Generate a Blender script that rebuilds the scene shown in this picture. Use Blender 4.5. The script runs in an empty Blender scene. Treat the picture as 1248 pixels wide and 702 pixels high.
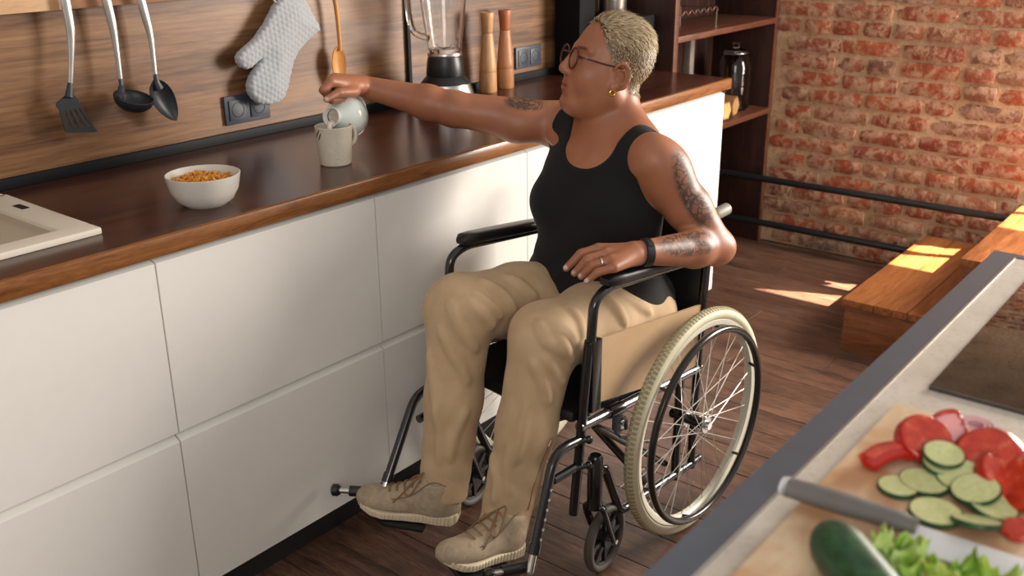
import bpy, bmesh, math, random
import numpy as np
from mathutils import Vector, Matrix
random.seed(7); np.random.seed(7)
SC = bpy.context.scene; COL = SC.collection
PI = math.pi

# ---------------------------------------------------------------- camera (solved from the counter, wall and floor lines)
FPX = 1226.36; CAMZ = 1.54
_yaw, _pit, _rol = (math.radians(a) for a in (38.85326, 20.77229, -0.50500))
FW = np.array([math.cos(_pit)*math.cos(_yaw), math.cos(_pit)*math.sin(_yaw), -math.sin(_pit)])
_r = np.cross(FW, [0, 0, 1]); _r /= np.linalg.norm(_r); _u = np.cross(_r, FW)
RT = _r*math.cos(_rol)+_u*math.sin(_rol); UP = -_r*math.sin(_rol)+_u*math.cos(_rol)
CAM0 = np.array([0, 0, CAMZ])
cam = bpy.data.cameras.new('camera'); camo = bpy.data.objects.new('camera', cam); COL.objects.link(camo)
camo.matrix_world = Matrix(((RT[0], UP[0], -FW[0], 0), (RT[1], UP[1], -FW[1], 0), (RT[2], UP[2], -FW[2], CAMZ), (0, 0, 0, 1)))
cam.sensor_fit = 'HORIZONTAL'; cam.sensor_width = 36; cam.lens = FPX/1248*36; cam.clip_start = .05
cam.dof.use_dof = True; cam.dof.focus_distance = 2.42; cam.dof.aperture_fstop = 4.5
SC.camera = camo
# ---------------------------------------------------------------- exposure, daylight
SC.view_settings.view_transform = 'Standard'; SC.view_settings.look = 'None'
SC.view_settings.exposure = 0.20; SC.view_settings.gamma = 1.0; SC.view_settings.use_curve_mapping = False
wd = bpy.data.worlds.new('daylight'); SC.world = wd; wd.use_nodes = True
_bg = wd.node_tree.nodes['Background']; _bg.inputs[0].default_value = (1.0, .93, .86, 1); _bg.inputs[1].default_value = .48
def lamp(name, kind, loc, aim, energy, color, **kw):
    l = bpy.data.lights.new(name, kind); l.energy = energy; l.color = color
    for k, v in kw.items(): setattr(l, k, v)
    o = bpy.data.objects.new(name, l); COL.objects.link(o); o.location = loc
    o.rotation_euler = (Vector(aim)-Vector(loc)).to_track_quat('-Z', 'Y').to_euler(); return o
# daylight through the tall window in the brick wall, right of the frame
lamp('window_daylight', 'AREA', (4.32, -.25, 1.55), (1.9, 1.5, .8), 176, (1, .92, .82), shape='RECTANGLE', size=1.3, size_y=1.3)
# cooler daylight from the windows behind the camera on the left
lamp('rear_window_daylight', 'AREA', (-1.6, -1.2, 2.3), (1.2, 1.8, .7), 38, (1, .96, .92), shape='RECTANGLE', size=1.6, size_y=1.4)
# direct sun shining in through the same window onto the steps
_sd = Vector((-.4, .9, -1.0)).normalized()
_sp = Vector((4.43, .0, 1.2))-_sd*7
lamp('sun_through_window', 'SPOT', _sp, (4.43, .0, 1.2), 60000, (1, .86, .66), spot_size=math.radians(15), spot_blend=.1, shadow_soft_size=.03)

# ---------------------------------------------------------------- pixel helpers (a pixel gives a direction only)
def ray(x, y):
    d = FW*FPX+RT*(x-624)-UP*(y-351); return d/np.linalg.norm(d)
def PY(x, y, Y): d = ray(x, y); return CAM0+d*(Y/d[1])
def PZ(x, y, z): d = ray(x, y); return CAM0+d*((z-CAMZ)/d[2])
def PX(x, y, X): d = ray(x, y); return CAM0+d*(X/d[0])
def A3(*v): return np.array(v, float)

# ---------------------------------------------------------------- mesh helpers
class B:
    def __init__(s): s.v = []; s.f = []
    def add(s, vs, fs):
        n = len(s.v); s.v += [tuple(map(float, p)) for p in vs]; s.f += [tuple(i+n for i in q) for q in fs]; return s
    def box(s, x0, x1, y0, y1, z0, z1):
        return s.add([(x, y, z) for z in (z0, z1) for y in (y0, y1) for x in (x0, x1)],
                     [(0, 2, 3, 1), (4, 5, 7, 6), (0, 1, 5, 4), (2, 6, 7, 3), (0, 4, 6, 2), (1, 3, 7, 5)])
    def tube(s, pts, r, n=10, closed=False, caps=True, flat=1.0, up=None):
        P = [np.array(p, float) for p in pts]; m = len(P)
        R = list(r) if hasattr(r, '__len__') else [r]*m
        T = []
        for i in range(m):
            a = P[(i-1) % m] if (closed or i > 0) else P[i]; b = P[(i+1) % m] if (closed or i < m-1) else P[i]
            t = b-a; T.append(t/(np.linalg.norm(t)+1e-12))
        nrm = np.array(up, float) if up is not None else (np.array([0, 0, 1.]) if abs(T[0][2]) < .9 else np.array([1., 0, 0]))
        vs = []; fs = []
        for i in range(m):
            nrm = nrm-T[i]*(nrm@T[i]); nrm = nrm/(np.linalg.norm(nrm)+1e-12); bi = np.cross(T[i], nrm)
            for k in range(n):
                a = 2*PI*k/n; vs.append(P[i]+R[i]*(math.cos(a)*bi+flat*math.sin(a)*nrm))
        for i in range(m if closed else m-1):
            j = (i+1) % m
            for k in range(n): fs.append((i*n+k, i*n+(k+1) % n, j*n+(k+1) % n, j*n+k))
        if caps and not closed: fs.append(tuple(range(n))[::-1]); fs.append(tuple((m-1)*n+k for k in range(n)))
        return s.add(vs, fs)
    def lathe(s, prof, o=(0, 0, 0), X=(1, 0, 0), Y=(0, 1, 0), Z=(0, 0, 1), n=32, a0=0, a1=2*PI):
        o, X, Y, Z = (np.array(q, float) for q in (o, X, Y, Z)); full = abs(a1-a0-2*PI) < 1e-6
        vs = []; fs = []; m = len(prof); c = n if full else n+1
        for (r, z) in prof:
            for k in range(c):
                a = a0+(a1-a0)*k/n; vs.append(o+X*r*math.cos(a)+Y*r*math.sin(a)+Z*z)
        for i in range(m-1):
            for k in range(n): fs.append((i*c+k, i*c+(k+1) % c, (i+1)*c+(k+1) % c, (i+1)*c+k))
        if full:
            if prof[0][0] > 1e-6: fs.append(tuple(range(c))[::-1])
            if prof[-1][0] > 1e-6: fs.append(tuple((m-1)*c+k for k in range(c)))
        return s.add(vs, fs)
    def prism(s, poly, d):
        d = np.array(d, float); n = len(poly); P = [np.array(p, float) for p in poly]
        return s.add(P+[p+d for p in P], [tuple(range(n))[::-1], tuple(range(n, 2*n))]+[(i, (i+1) % n, n+(i+1) % n, n+i) for i in range(n)])
    def ball(s, c, r, n=12, X=(1, 0, 0), Y=(0, 1, 0), Z=(0, 0, 1)):
        r = r if hasattr(r, '__len__') else (r, r, r); c, X, Y, Z = (np.array(q, float) for q in (c, X, Y, Z))
        vs = []; fs = []; m = n//2
        for i in range(m+1):
            t = PI*i/m
            for k in range(n): a = 2*PI*k/n; vs.append(c+X*r[0]*math.sin(t)*math.cos(a)+Y*r[1]*math.sin(t)*math.sin(a)+Z*r[2]*math.cos(t))
        for i in range(m):
            for k in range(n): fs.append((i*n+k, (i+1)*n+k, (i+1)*n+(k+1) % n, i*n+(k+1) % n))
        return s.add(vs, fs)
    def mesh(s, name, bevel=0, seg=2, smooth=True, angle=35):
        me = bpy.data.meshes.new(name); bm = bmesh.new()
        bv = [bm.verts.new(p) for p in s.v]
        for q in s.f:
            try: bm.faces.new([bv[i] for i in q])
            except ValueError: pass
        bmesh.ops.remove_doubles(bm, verts=bm.verts, dist=1e-6)
        bmesh.ops.dissolve_degenerate(bm, edges=bm.edges, dist=1e-7)
        bmesh.ops.recalc_face_normals(bm, faces=bm.faces)
        if bevel:
            es = [e for e in bm.edges if len(e.link_faces) == 2 and e.calc_face_angle(0) > .5]
            bmesh.ops.bevel(bm, geom=es, offset=bevel, segments=seg, profile=.6, affect='EDGES', clamp_overlap=True)
        bm.to_mesh(me); bm.free()
        if smooth:
            me.polygons.foreach_set('use_smooth', [True]*len(me.polygons)); me.set_sharp_from_angle(angle=math.radians(angle))
        return me
    def build(s, name, mat, parent=None, **kw):
        return link(name, s.mesh(name, **kw), mat, parent)
def link(name, me, mat, parent=None):
    o = bpy.data.objects.new(name, me); COL.objects.link(o)
    if mat is not None and not me.materials: me.materials.append(mat)
    if parent is not None: par(o, parent)
    return o
def par(o, p):
    o.parent = p
    if p.type == 'EMPTY': o.matrix_parent_inverse = Matrix.Translation(-Vector(p.location))
def tag(o, label, cat, group=None, kind=None):
    if label: o['label'] = label
    if cat: o['category'] = cat
    if group: o['group'] = group
    if kind: o['kind'] = kind
    return o
def thing(name, loc, label, cat, group=None):
    o = bpy.data.objects.new(name, None); COL.objects.link(o); o.location = [float(c) for c in loc]; o.empty_display_size = .05
    return tag(o, label, cat, group)
def struct(o): o['kind'] = 'structure'; return o
def cr(P, n=6, closed=False):
    P = [np.array(p, float) for p in P]; m = len(P); out = []
    for i in range(m if closed else m-1):
        g = (lambda k: P[k % m]) if closed else (lambda k: P[min(max(k, 0), m-1)])
        p0, p1, p2, p3 = g(i-1), g(i), g(i+1), g(i+2)
        for k in range(n):
            t = k/n; out.append(.5*((2*p1)+(-p0+p2)*t+(2*p0-5*p1+4*p2-p3)*t*t+(-p0+3*p1-3*p2+p3)*t**3))
    if not closed: out.append(P[-1])
    return out
def fillet(P, r, n=6):
    P = [np.array(p, float) for p in P]; out = [P[0]]
    for i in range(1, len(P)-1):
        a = P[i-1]-P[i]; b = P[i+1]-P[i]; la, lb = np.linalg.norm(a), np.linalg.norm(b)
        d = min(r, la*.48, lb*.48); A = P[i]+a/la*d; C = P[i]+b/lb*d
        for k in range(n+1):
            t = k/n; out.append((1-t)**2*A+2*t*(1-t)*P[i]+t*t*C)
    return out+[P[-1]]

# ---------------------------------------------------------------- materials
def lin(h):
    if isinstance(h, str): h = [int(h[i:i+2], 16)/255 for i in (0, 2, 4)]
    else: h = [c/255 for c in h]
    return tuple((c/12.92 if c <= .04045 else ((c+.055)/1.055)**2.4) for c in h)+(1,)
class NT:
    def __init__(s, name):
        s.m = bpy.data.materials.new(name); s.m.use_nodes = True; s.t = s.m.node_tree; s.b = s.t.nodes['Principled BSDF']; s.out = s.t.nodes['Material Output']
    def n(s, typ, **kw):
        x = s.t.nodes.new(typ)
        for k, v in kw.items():
            if k.startswith('i_'):
                key = k[2:]; key = int(key) if key.isdigit() else key.replace('_', ' '); x.inputs[key].default_value = v
            else: setattr(x, k, v)
        return x
    def l(s, a, b): s.t.links.new(a, b); return s
    def coord(s, scale=(1, 1, 1), rnd=True, rot=(0, 0, 0)):
        tc = s.n('ShaderNodeTexCoord'); mp = s.n('ShaderNodeMapping'); mp.inputs['Scale'].default_value = scale; mp.inputs['Rotation'].default_value = rot
        if rnd:
            oi = s.n('ShaderNodeObjectInfo'); ml = s.n('ShaderNodeMath', operation='MULTIPLY'); ml.inputs[1].default_value = 37.0
            ad = s.n('ShaderNodeVectorMath', operation='ADD'); s.l(oi.outputs['Random'], ml.inputs[0]); s.l(ml.outputs[0], ad.inputs[1]); s.l(tc.outputs['Object'], ad.inputs[0]); s.l(ad.outputs[0], mp.inputs[0])
        else: s.l(tc.outputs['Object'], mp.inputs[0])
        return mp.outputs[0]
    def noise(s, vec, scale=5, detail=4, rough=.55, dist=0.):
        x = s.n('ShaderNodeTexNoise'); x.inputs['Scale'].default_value = scale; x.inputs['Detail'].default_value = detail
        x.inputs['Roughness'].default_value = rough; x.inputs['Distortion'].default_value = dist
        if vec is not None: s.l(vec, x.inputs['Vector'])
        return x.outputs['Fac']
    def ramp(s, fac, stops):
        x = s.n('ShaderNodeValToRGB'); e = x.color_ramp.elements
        while len(e) < len(stops): e.new(.5)
        for q, (p, c) in zip(e, stops): q.position = p; q.color = c if len(c) == 4 else (*c, 1)
        s.l(fac, x.inputs[0]); return x.outputs[0]
    def mix(s, fac, a, b, mode='MIX'):
        x = s.n('ShaderNodeMix', data_type='RGBA', blend_type=mode)
        for sock, v in ((x.inputs[0], fac), (x.inputs[6], a), (x.inputs[7], b)):
            if isinstance(v, (tuple, list, float, int)): sock.default_value = v
            else: s.l(v, sock)
        return x.outputs[2]
    def math(s, op, a, b=0.0, c=None):
        x = s.n('ShaderNodeMath', operation=op)
        for sock, v in zip(x.inputs, (a, b) if c is None else (a, b, c)):
            if isinstance(v, (float, int)): sock.default_value = v
            else: s.l(v, sock)
        return x.outputs[0]
    def bump(s, h, strength=.3, dist=.002):
        x = s.n('ShaderNodeBump'); x.inputs['Strength'].default_value = strength; x.inputs['Distance'].default_value = dist
        s.l(h, x.inputs['Height']); s.l(x.outputs[0], s.b.inputs['Normal']); return s
    def set(s, **kw):
        for k, v in kw.items():
            key = {'base': 'Base Color', 'rough': 'Roughness', 'metal': 'Metallic', 'spec': 'Specular IOR Level', 'coat': 'Coat Weight', 'trans': 'Transmission Weight', 'sss': 'Subsurface Weight', 'sheen': 'Sheen Weight', 'ior': 'IOR', 'alpha': 'Alpha', 'coatr': 'Coat Roughness'}[k]
            if isinstance(v, (float, int, tuple, list)): s.b.inputs[key].default_value = v
            else: s.l(v, s.b.inputs[key])
        return s
def plain(name, c, rough=.5, metal=0., var=.06, bump=0., scale=30, **kw):
    t = NT(name); c = lin(c); v = t.coord(rnd=False); f = t.noise(v, scale, 3)
    col = t.ramp(f, [(.3, tuple(x*(1-var) for x in c[:3])), (.7, tuple(min(1, x*(1+var)) for x in c[:3]))])
    t.set(base=col, rough=rough, metal=metal, **kw)
    if bump: t.bump(t.noise(v, scale*6, 3), bump, .001)
    return t.m
def wood(name, cols, scale=(1, 1, 1), rough=.5, bump=.15, coat=0., dist=1.5, base=3.0, fine=.35, rnd=True, knots=None, spec=.5, val=.25):
    t = NT(name); v = t.coord(scale, rnd)
    f = t.noise(v, base, 6, .6, dist); g = t.noise(v, base*9, 4, .65, .3)
    h = t.math('ADD', t.math('MULTIPLY', f, 1-fine), t.math('MULTIPLY', g, fine))
    n = len(cols); col = t.ramp(h, [(.32+.36*i/(n-1), lin(c)) for i, c in enumerate(cols)])
    if rnd:
        oi = t.n('ShaderNodeObjectInfo'); hsv = t.n('ShaderNodeHueSaturation'); mr = t.n('ShaderNodeMapRange')
        mr.inputs['To Min'].default_value = 1-val; mr.inputs['To Max'].default_value = 1+val
        t.l(oi.outputs['Random'], mr.inputs[0]); t.l(mr.outputs[0], hsv.inputs['Value']); t.l(col, hsv.inputs['Color']); col = hsv.outputs[0]
    if knots:
        vv = t.coord(knots[0], rnd); vo = t.n('ShaderNodeTexVoronoi'); vo.inputs['Scale'].default_value = 1; t.l(vv, vo.inputs['Vector'])
        k = t.ramp(vo.outputs['Distance'], [(0, (1, 1, 1)), (.1, (.75, .75, .75)), (.2, (0, 0, 0))]); col = t.mix(k, col, lin(knots[1]))
    t.set(base=col, rough=rough, coat=coat, coatr=.15, spec=spec); t.bump(h, bump, .003)
    return t.m
# ---------------------------------------------------------------- materials of the place
M = {}
M['splash'] = wood('splashback_wood', ['301d12', '5f3f28', '86603f', 'a07854'], (.45, 9, 8), .42, .10, knots=((1.6, 5, 4.0), '4a3428'), base=1.7, val=.05, dist=.5)
M['rail_wood'] = wood('rail_wood', ['b58a62', 'cfa67c', 'dbb68e'], (1, 8, 8), .6, .1, val=.05)
M['rail_wood2'] = wood('rail_wood_brown', ['7a5238', '94684a', 'a67a5a'], (1, 8, 8), .6, .1, val=.05)
M['worktop'] = wood('worktop_dark', ['25110c', '3c2017', '4e2a1e', '5c3324'], (1.3, 9, 9), .24, .03, spec=.5, rnd=False)
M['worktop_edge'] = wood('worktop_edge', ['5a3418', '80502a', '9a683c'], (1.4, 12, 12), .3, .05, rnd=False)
M['white'] = plain('cabinet_white', 'e6e4df', .38, var=.01)
M['black_trim'] = plain('black_trim', '15171b', .6, spec=.25)
M['plinth'] = plain('plinth_black', '141212', .6)
M['floor'] = wood('floor_plank', ['2b1d17', '4a3329', '66493a', '7c5d4b'], (7, 1.0, 7), .45, .25, base=2.2, val=.18, fine=.45)
M['floor_base'] = plain('floor_gap', '120a07', .9)
M['step'] = wood('step_wood', ['5a2f16', '87502a', 'a56a3c'], (8, 1.2, 8), .4, .1, val=.08)
M['shelf'] = wood('shelf_wood', ['1c0e0a', '301912', '42241a'], (9, 9, 1), .45, .1, val=.15)
M['shelf_edge'] = wood('shelf_board', ['422216', '5c3423', '744630'], (1, 9, 9), .45, .1, val=.1)
M['pipe'] = plain('pipe_black', '1d2023', .4)
M['black_plastic'] = plain('black_plastic', '17191d', .38)
M['dark_grey'] = plain('anthracite_plastic', '363b46', .45)
M['steel'] = plain('brushed_steel', 'c9c9c7', .28, 1., .05)
M['chrome'] = plain('chrome', 'e0e0de', .12, 1., .02)
M['nylon'] = plain('black_nylon', '20242b', .45)
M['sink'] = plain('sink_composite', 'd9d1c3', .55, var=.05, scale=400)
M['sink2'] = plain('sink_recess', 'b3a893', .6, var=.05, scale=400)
def glass(name, c=(1, 1, 1, 1), rough=.02):
    t = NT(name); t.set(base=c, rough=rough, trans=1., ior=1.45); return t.m
M['glass'] = glass('clear_glass')
M['dark_glass'] = glass('smoky_glass', (.55, .5, .46, 1))
def brickmat():
    t = NT('old_brick'); oi = t.n('ShaderNodeObjectInfo'); v = t.coord((1, 1, 1), True)
    base = t.ramp(oi.outputs['Random'], [(0, lin('a8502f')), (.25, lin('b9603a')), (.45, lin('94452f')), (.6, lin('b06a4a')), (.75, lin('8a5a48')), (.88, lin('857565')), (1, lin('c06a3e'))])
    n1 = t.noise(v, 7, 5, .6); n2 = t.noise(v, 22, 6, .7, .4); n3 = t.noise(v, 60, 4)
    c = t.mix(t.ramp(n1, [(.35, (0, 0, 0)), (.7, (.55, .55, .55))]), base, lin('6f3826'))
    c = t.mix(t.ramp(n2, [(.44, (0, 0, 0)), (.58, (.8, .8, .8))]), c, lin('c9a385'))
    c = t.mix(t.ramp(n3, [(.60, (0, 0, 0)), (.72, (.8, .8, .8))]), c, lin('4b372c'))
    t.set(base=c, rough=.9); t.bump(t.math('ADD', n2, n3), .6, .006); return t.m
M['brick'] = brickmat()
def mortarmat():
    t = NT('old_mortar'); v = t.coord((1, 1, 1), False); n1 = t.noise(v, 4, 6, .7); n2 = t.noise(v, 40, 5, .7)
    c = t.ramp(n1, [(.25, lin('9a7d66')), (.45, lin('cda884')), (.75, lin('dfbc98'))]); c = t.mix(t.ramp(n2, [(.55, (0, 0, 0)), (.72, (.7, .7, .7))]), c, lin('7d5642'))
    t.set(base=c, rough=.95); t.bump(t.math('ADD', n1, n2), .8, .012); return t.m
M['mortar'] = mortarmat()

# ---------------------------------------------------------------- the room
YW = 2.322; XB = 4.43; ZC = .94
floor = struct(B().box(-1.8, XB+.05, -2.2, YW+.1, -.06, -.012).build('floor', M['floor_base'], smooth=False))
pw = .1345; x = 1.4335-24*pw
k = 0; _plm = {}
while x < XB:
    w = min(pw, XB-x); y = -2.2+random.uniform(-.9, 0); 
    while y < YW+.05:
        L = random.choice((.9, 1.1, 1.3, 1.6)); y0 = max(y, -2.2); y1 = min(y+L, YW+.05)
        if y1-y0 > .03 and not (x+w < -.9):
            key = (round(w, 3), round(y1-y0, 2))
            if key not in _plm: _plm[key] = B().box(.0012, key[0]-.0012, .001, key[1]-.001, -.02, 0).mesh('plank', bevel=.0012, seg=1)
            o = link('plank', _plm[key], M['floor'], floor); o.location = (x, y0, -.0006*random.random())
        y += L
    x += pw
# back wall with its horizontal boards
wall = struct(B().box(-1.8, XB+.2, YW+.012, YW+.12, 0, 2.7).build('wall_back', M['splash'], smooth=False))
for x0, x1 in ((-1.8, 2.356), (2.358, XB+.2)):
    o = B().box(0, x1-x0, 0, .013, 0, 1.76).build('splashback_panel', M['splash'], wall, smooth=False); o.location = (x0, YW, .935)
struct(B().box(-1.8, 3.45, YW-.014, YW, ZC, ZC+.026).build('trim_1', M['black_trim'], bevel=.003))
struct(B().box(2.350, 2.364, YW-.012, YW, ZC+.026, 1.9).build('trim_2', M['black_trim'], bevel=.002))
# brick wall with the window opening right of the frame
WY0, WY1, WZ0, WZ1 = -.82, .61, .66, 1.72
bwb = B().box(XB+.012, XB+.09, WY1, YW+.2, 0, 3.6).box(XB+.012, XB+.09, -2.2, WY0, 0, 3.6).box(XB+.012, XB+.09, WY0, WY1, 0, WZ0).box(XB+.012, XB+.09, WY0, WY1, WZ1, 3.6)
bwall = struct(bwb.build('wall_brick', M['mortar'], smooth=False))
def brick_mesh(L, H, seed):
    rs = random.Random(seed); bm = bmesh.new(); nx, nz = (6, 3) if L > .15 else (4, 3)
    g = {}
    for i in range(nx+1):
        for j in range(nz+1):
            y = L*i/nx-L/2; z = H*j/nz-H/2; e = (i in (0, nx)) + (j in (0, nz))
            a = .0045
            g[i, j, 0] = bm.verts.new((rs.uniform(-.002, .002)+(.004 if e == 1 else .010 if e == 2 else 0), y*(1-.02*(e == 2))+rs.uniform(-a, a), z*(1-.05*(e == 2))+rs.uniform(-a, a)*.8))
            if e: g[i, j, 1] = bm.verts.new((.03, g[i, j, 0].co.y, g[i, j, 0].co.z))
    for i in range(nx):
        for j in range(nz): bm.faces.new([g[i, j, 0], g[i, j+1, 0], g[i+1, j+1, 0], g[i+1, j, 0]])
    rim = [(i, 0) for i in range(nx)]+[(nx, j) for j in range(nz)]+[(i, nz) for i in range(nx, 0, -1)]+[(0, j) for j in range(nz, 0, -1)]
    for p, q in zip(rim, rim[1:]+rim[:1]): bm.faces.new([g[p+(0,)], g[q+(0,)], g[q+(1,)], g[p+(1,)]])
    bmesh.ops.recalc_face_normals(bm, faces=bm.faces); me = bpy.data.meshes.new('brick'); bm.to_mesh(me); bm.free()
    me.polygons.foreach_set('use_smooth', [True]*len(me.polygons)); me.set_sharp_from_angle(angle=1.0); me.materials.append(M['brick']); return me
BR = [brick_mesh(.242, .061, s) for s in range(4)]; BH = [brick_mesh(.116, .061, 10+s) for s in range(4)]
cz = .037; ci = 0; nb = 0
while cz < 2.0:
    y = 2.03-random.uniform(0, .1); mode = ci % 2
    while y > .62 or (y > -.9 and cz < .66):
        h = random.random() < (.55 if mode else .22); L = .118 if h else .245
        if nb < 290:
            o = link('brick', random.choice(BH if h else BR), None, bwall)
            o.location = (XB+random.uniform(-.004, .007), y-L/2, cz+random.uniform(-.002, .002)); o.rotation_euler = (random.choice((0, PI))+random.uniform(-.012, .012), random.uniform(-.02, .02), random.uniform(-.02, .02))
            if abs(o.rotation_euler.x) > 1: o.rotation_euler.y = -o.rotation_euler.y
            nb += 1
        y -= L+random.uniform(.011, .022)
    cz += .0762; ci += 1
wf = struct(B().box(XB+.03, XB+.08, WY0, WY0+.03, WZ0, WZ1).box(XB+.03, XB+.08, WY1-.03, WY1, WZ0, WZ1).box(XB+.03, XB+.08, WY0, WY1, WZ0, WZ0+.03).box(XB+.03, XB+.08, WY0, WY1, WZ1-.03, WZ1).box(XB+.04, XB+.07, .12, .15, WZ0, WZ1).box(XB+.04, XB+.07, .12, WY1, 1.25, WZ1).build('window_1', M['white'], bevel=.004))  # frame and mullion, plus an added unseen solid panel that trims the sun patch
# pipes along the foot of the brick wall
for z, lab in ((.325, 'upper black heating pipe running along the foot of the brick wall'), (.110, 'lower black heating pipe just above the floor along the brick wall')):
    p = thing('heating_pipe', (4.355, 1.3, z), lab, 'pipe')
    B().tube([(4.355, 2.28, z), (4.355, -.9, z)], .0155, 14).build('pipe', M['pipe'], p)
    for yy in (1.35, .2): B().tube([(4.355, yy, z), (XB+.03, yy, z)], .007, 8).build('bracket', M['pipe'], p)
# wooden steps below the brick wall
def step(name, x0, x1, y0, y1, z, lab):
    t = thing(name, ((x0+x1)/2, (y0+y1)/2, 0), lab, 'step')
    n = 3; w = (y1-y0)/n
    for i in range(n):
        o = B().box(0, x1-x0, .0008, w-.0008, -.028, 0).build('plank', M['step_x'], t, bevel=.003); o.location = Vector((x0, y0+w*i, z))
    B().box(x0+.012, x0+.032, y0, y1-.012, 0, z-.028).build('side_board', M['step_y'], t, bevel=.002)
    B().box(x0+.032, x1, y1-.032, y1-.012, 0, z-.028).build('front_board', M['step_x'], t, bevel=.002)
M['step_x'] = wood('step_wood_x', ['5a2f16', '87502a', 'a56a3c'], (1.2, 9, 9), .4, .1, val=.1)
M['step_y'] = wood('step_wood_y', ['4a2613', '6f4022', '8a552f'], (9, 1.2, 9), .45, .1, val=.05)
step('wooden_step', 3.395, 4.34, .845, 1.20, .20, 'lower wooden step with a sunlit patch beside the floor')
step('wooden_step', 3.50, 4.34, .30, .845, .40, 'upper wooden step behind the corner of the island')

# ---------------------------------------------------------------- worktop, cabinets
wt = thing('worktop', (1.1, 2.0, .90), 'long dark walnut worktop with a lighter orange-brown front edge', 'worktop')
HX0, HX1, HY0, HY1 = -.08, .42, 1.90, 2.20
b = B()
for q in ((-1.5, HX0, 1.722, YW), (HX1, 3.428, 1.722, YW), (HX0, HX1, 1.722, HY0), (HX0, HX1, HY1, YW)): b.box(*q, .9, .94)
b.build('top', M['worktop'], wt, smooth=False)
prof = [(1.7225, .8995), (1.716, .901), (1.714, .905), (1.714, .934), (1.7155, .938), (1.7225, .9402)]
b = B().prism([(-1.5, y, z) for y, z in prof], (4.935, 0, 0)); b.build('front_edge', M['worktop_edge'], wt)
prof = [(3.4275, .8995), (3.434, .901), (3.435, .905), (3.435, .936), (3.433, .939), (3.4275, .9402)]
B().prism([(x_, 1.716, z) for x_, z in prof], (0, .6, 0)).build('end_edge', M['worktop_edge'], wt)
def cabinet(x0, x1, fronts, lab):
    t = thing('kitchen_cabinet', ((x0+x1)/2, 1.74, 0), lab, 'cabinet')
    B().box(x0+.001, x1-.001, 1.800, YW-.02, .112, .74 if x0 < .4 else .86).build('body', M['white'], t, smooth=False)
    for z0, z1 in fronts:
        pr = [(1.728, z0), (1.728, z1-.001), (1.7285, z1), (1.7295, z1+.0005), (1.750, z1+.0085), (1.768, z1+.0085), (1.768, z0+.0005)]
        if z1 < .6: pr = [(a, c+(.005 if c > z1+.005 else 0)) for a, c in pr]
        B().prism([(x0+.0017, a, c) for a, c in pr], (x1-x0-.0034, 0, 0)).build('drawer_front' if len(fronts) > 1 else 'door', M['white'], t, smooth=False)
    B().box(x0, x1, 1.80, 1.815, 0, .11).build('plinth', M['plinth'], t, smooth=False)
two = ((.508, .8845), (.112, .4866))
nm = {-.78: 'white cabinet left of the sink, outside most of the view', -.18: 'white drawer cabinet below the sink basin', .42: 'white drawer cabinet at the left edge below the sink corner', 1.021: 'white drawer cabinet below the cereal bowl', 1.62: 'white drawer cabinet behind the right trouser leg', 2.22: 'white drawer cabinet half hidden behind the seated person'}
xs = [-.78, -.18, .42, 1.021, 1.62, 2.22, 2.82]
for a, c in zip(xs, xs[1:]): cabinet(a, c, two, nm[a])
cabinet(2.82, 3.412, ((.112, .8845),), 'white cabinet with one tall plain door at the far end of the worktop')
# sink
S = thing('sink', (.45, 2.04, ZC), 'beige composite sink corner set into the dark worktop', 'sink')
sx0, sx1, sy0, sy1 = -.2, .975, 1.825, 2.268
b = B(); rim = .05
for q in ((sx0, sx1, sy0, sy0+rim), (sx0, sx1, sy1-rim, sy1), (sx1-rim-.012, sx1, sy0+rim, sy1-rim), (sx0, HX0+.02, sy0+rim, sy1-rim), (HX1-.02, HX1+.03, sy0+rim, sy1-rim)): b.box(*q, ZC, ZC+.014)
b.build('rim', M['sink'], S, bevel=.004)
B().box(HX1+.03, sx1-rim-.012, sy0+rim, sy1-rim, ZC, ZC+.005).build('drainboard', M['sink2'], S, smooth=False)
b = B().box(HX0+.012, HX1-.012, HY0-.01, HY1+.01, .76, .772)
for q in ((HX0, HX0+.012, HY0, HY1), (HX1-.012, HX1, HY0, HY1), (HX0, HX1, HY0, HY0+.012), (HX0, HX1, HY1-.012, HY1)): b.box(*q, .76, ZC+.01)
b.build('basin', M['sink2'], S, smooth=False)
p = PZ(25.5, 252, ZC+.0145); B().box(p[0]-.008, p[0]+.008, p[1]-.022, p[1]+.022, ZC+.0142, ZC+.0152).build('overflow_slot', M['plinth'], S, smooth=False)
# wooden hanging rail at the top of the splashback
B().box(.2, 1.228, YW-.03, YW, 1.327, 1.43).build('wooden_rail', M['rail_wood'], bevel=.002); tag(bpy.data.objects['wooden_rail'], 'pale wooden hanging rail above the spatula', 'rail')
o = B().box(1.230, 2.5, YW-.024, YW, 1.326, 1.43).build('wooden_rail', M['rail_wood2'], bevel=.002); tag(o, 'browner wooden hanging rail above the ladle and black spoon', 'rail')
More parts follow.
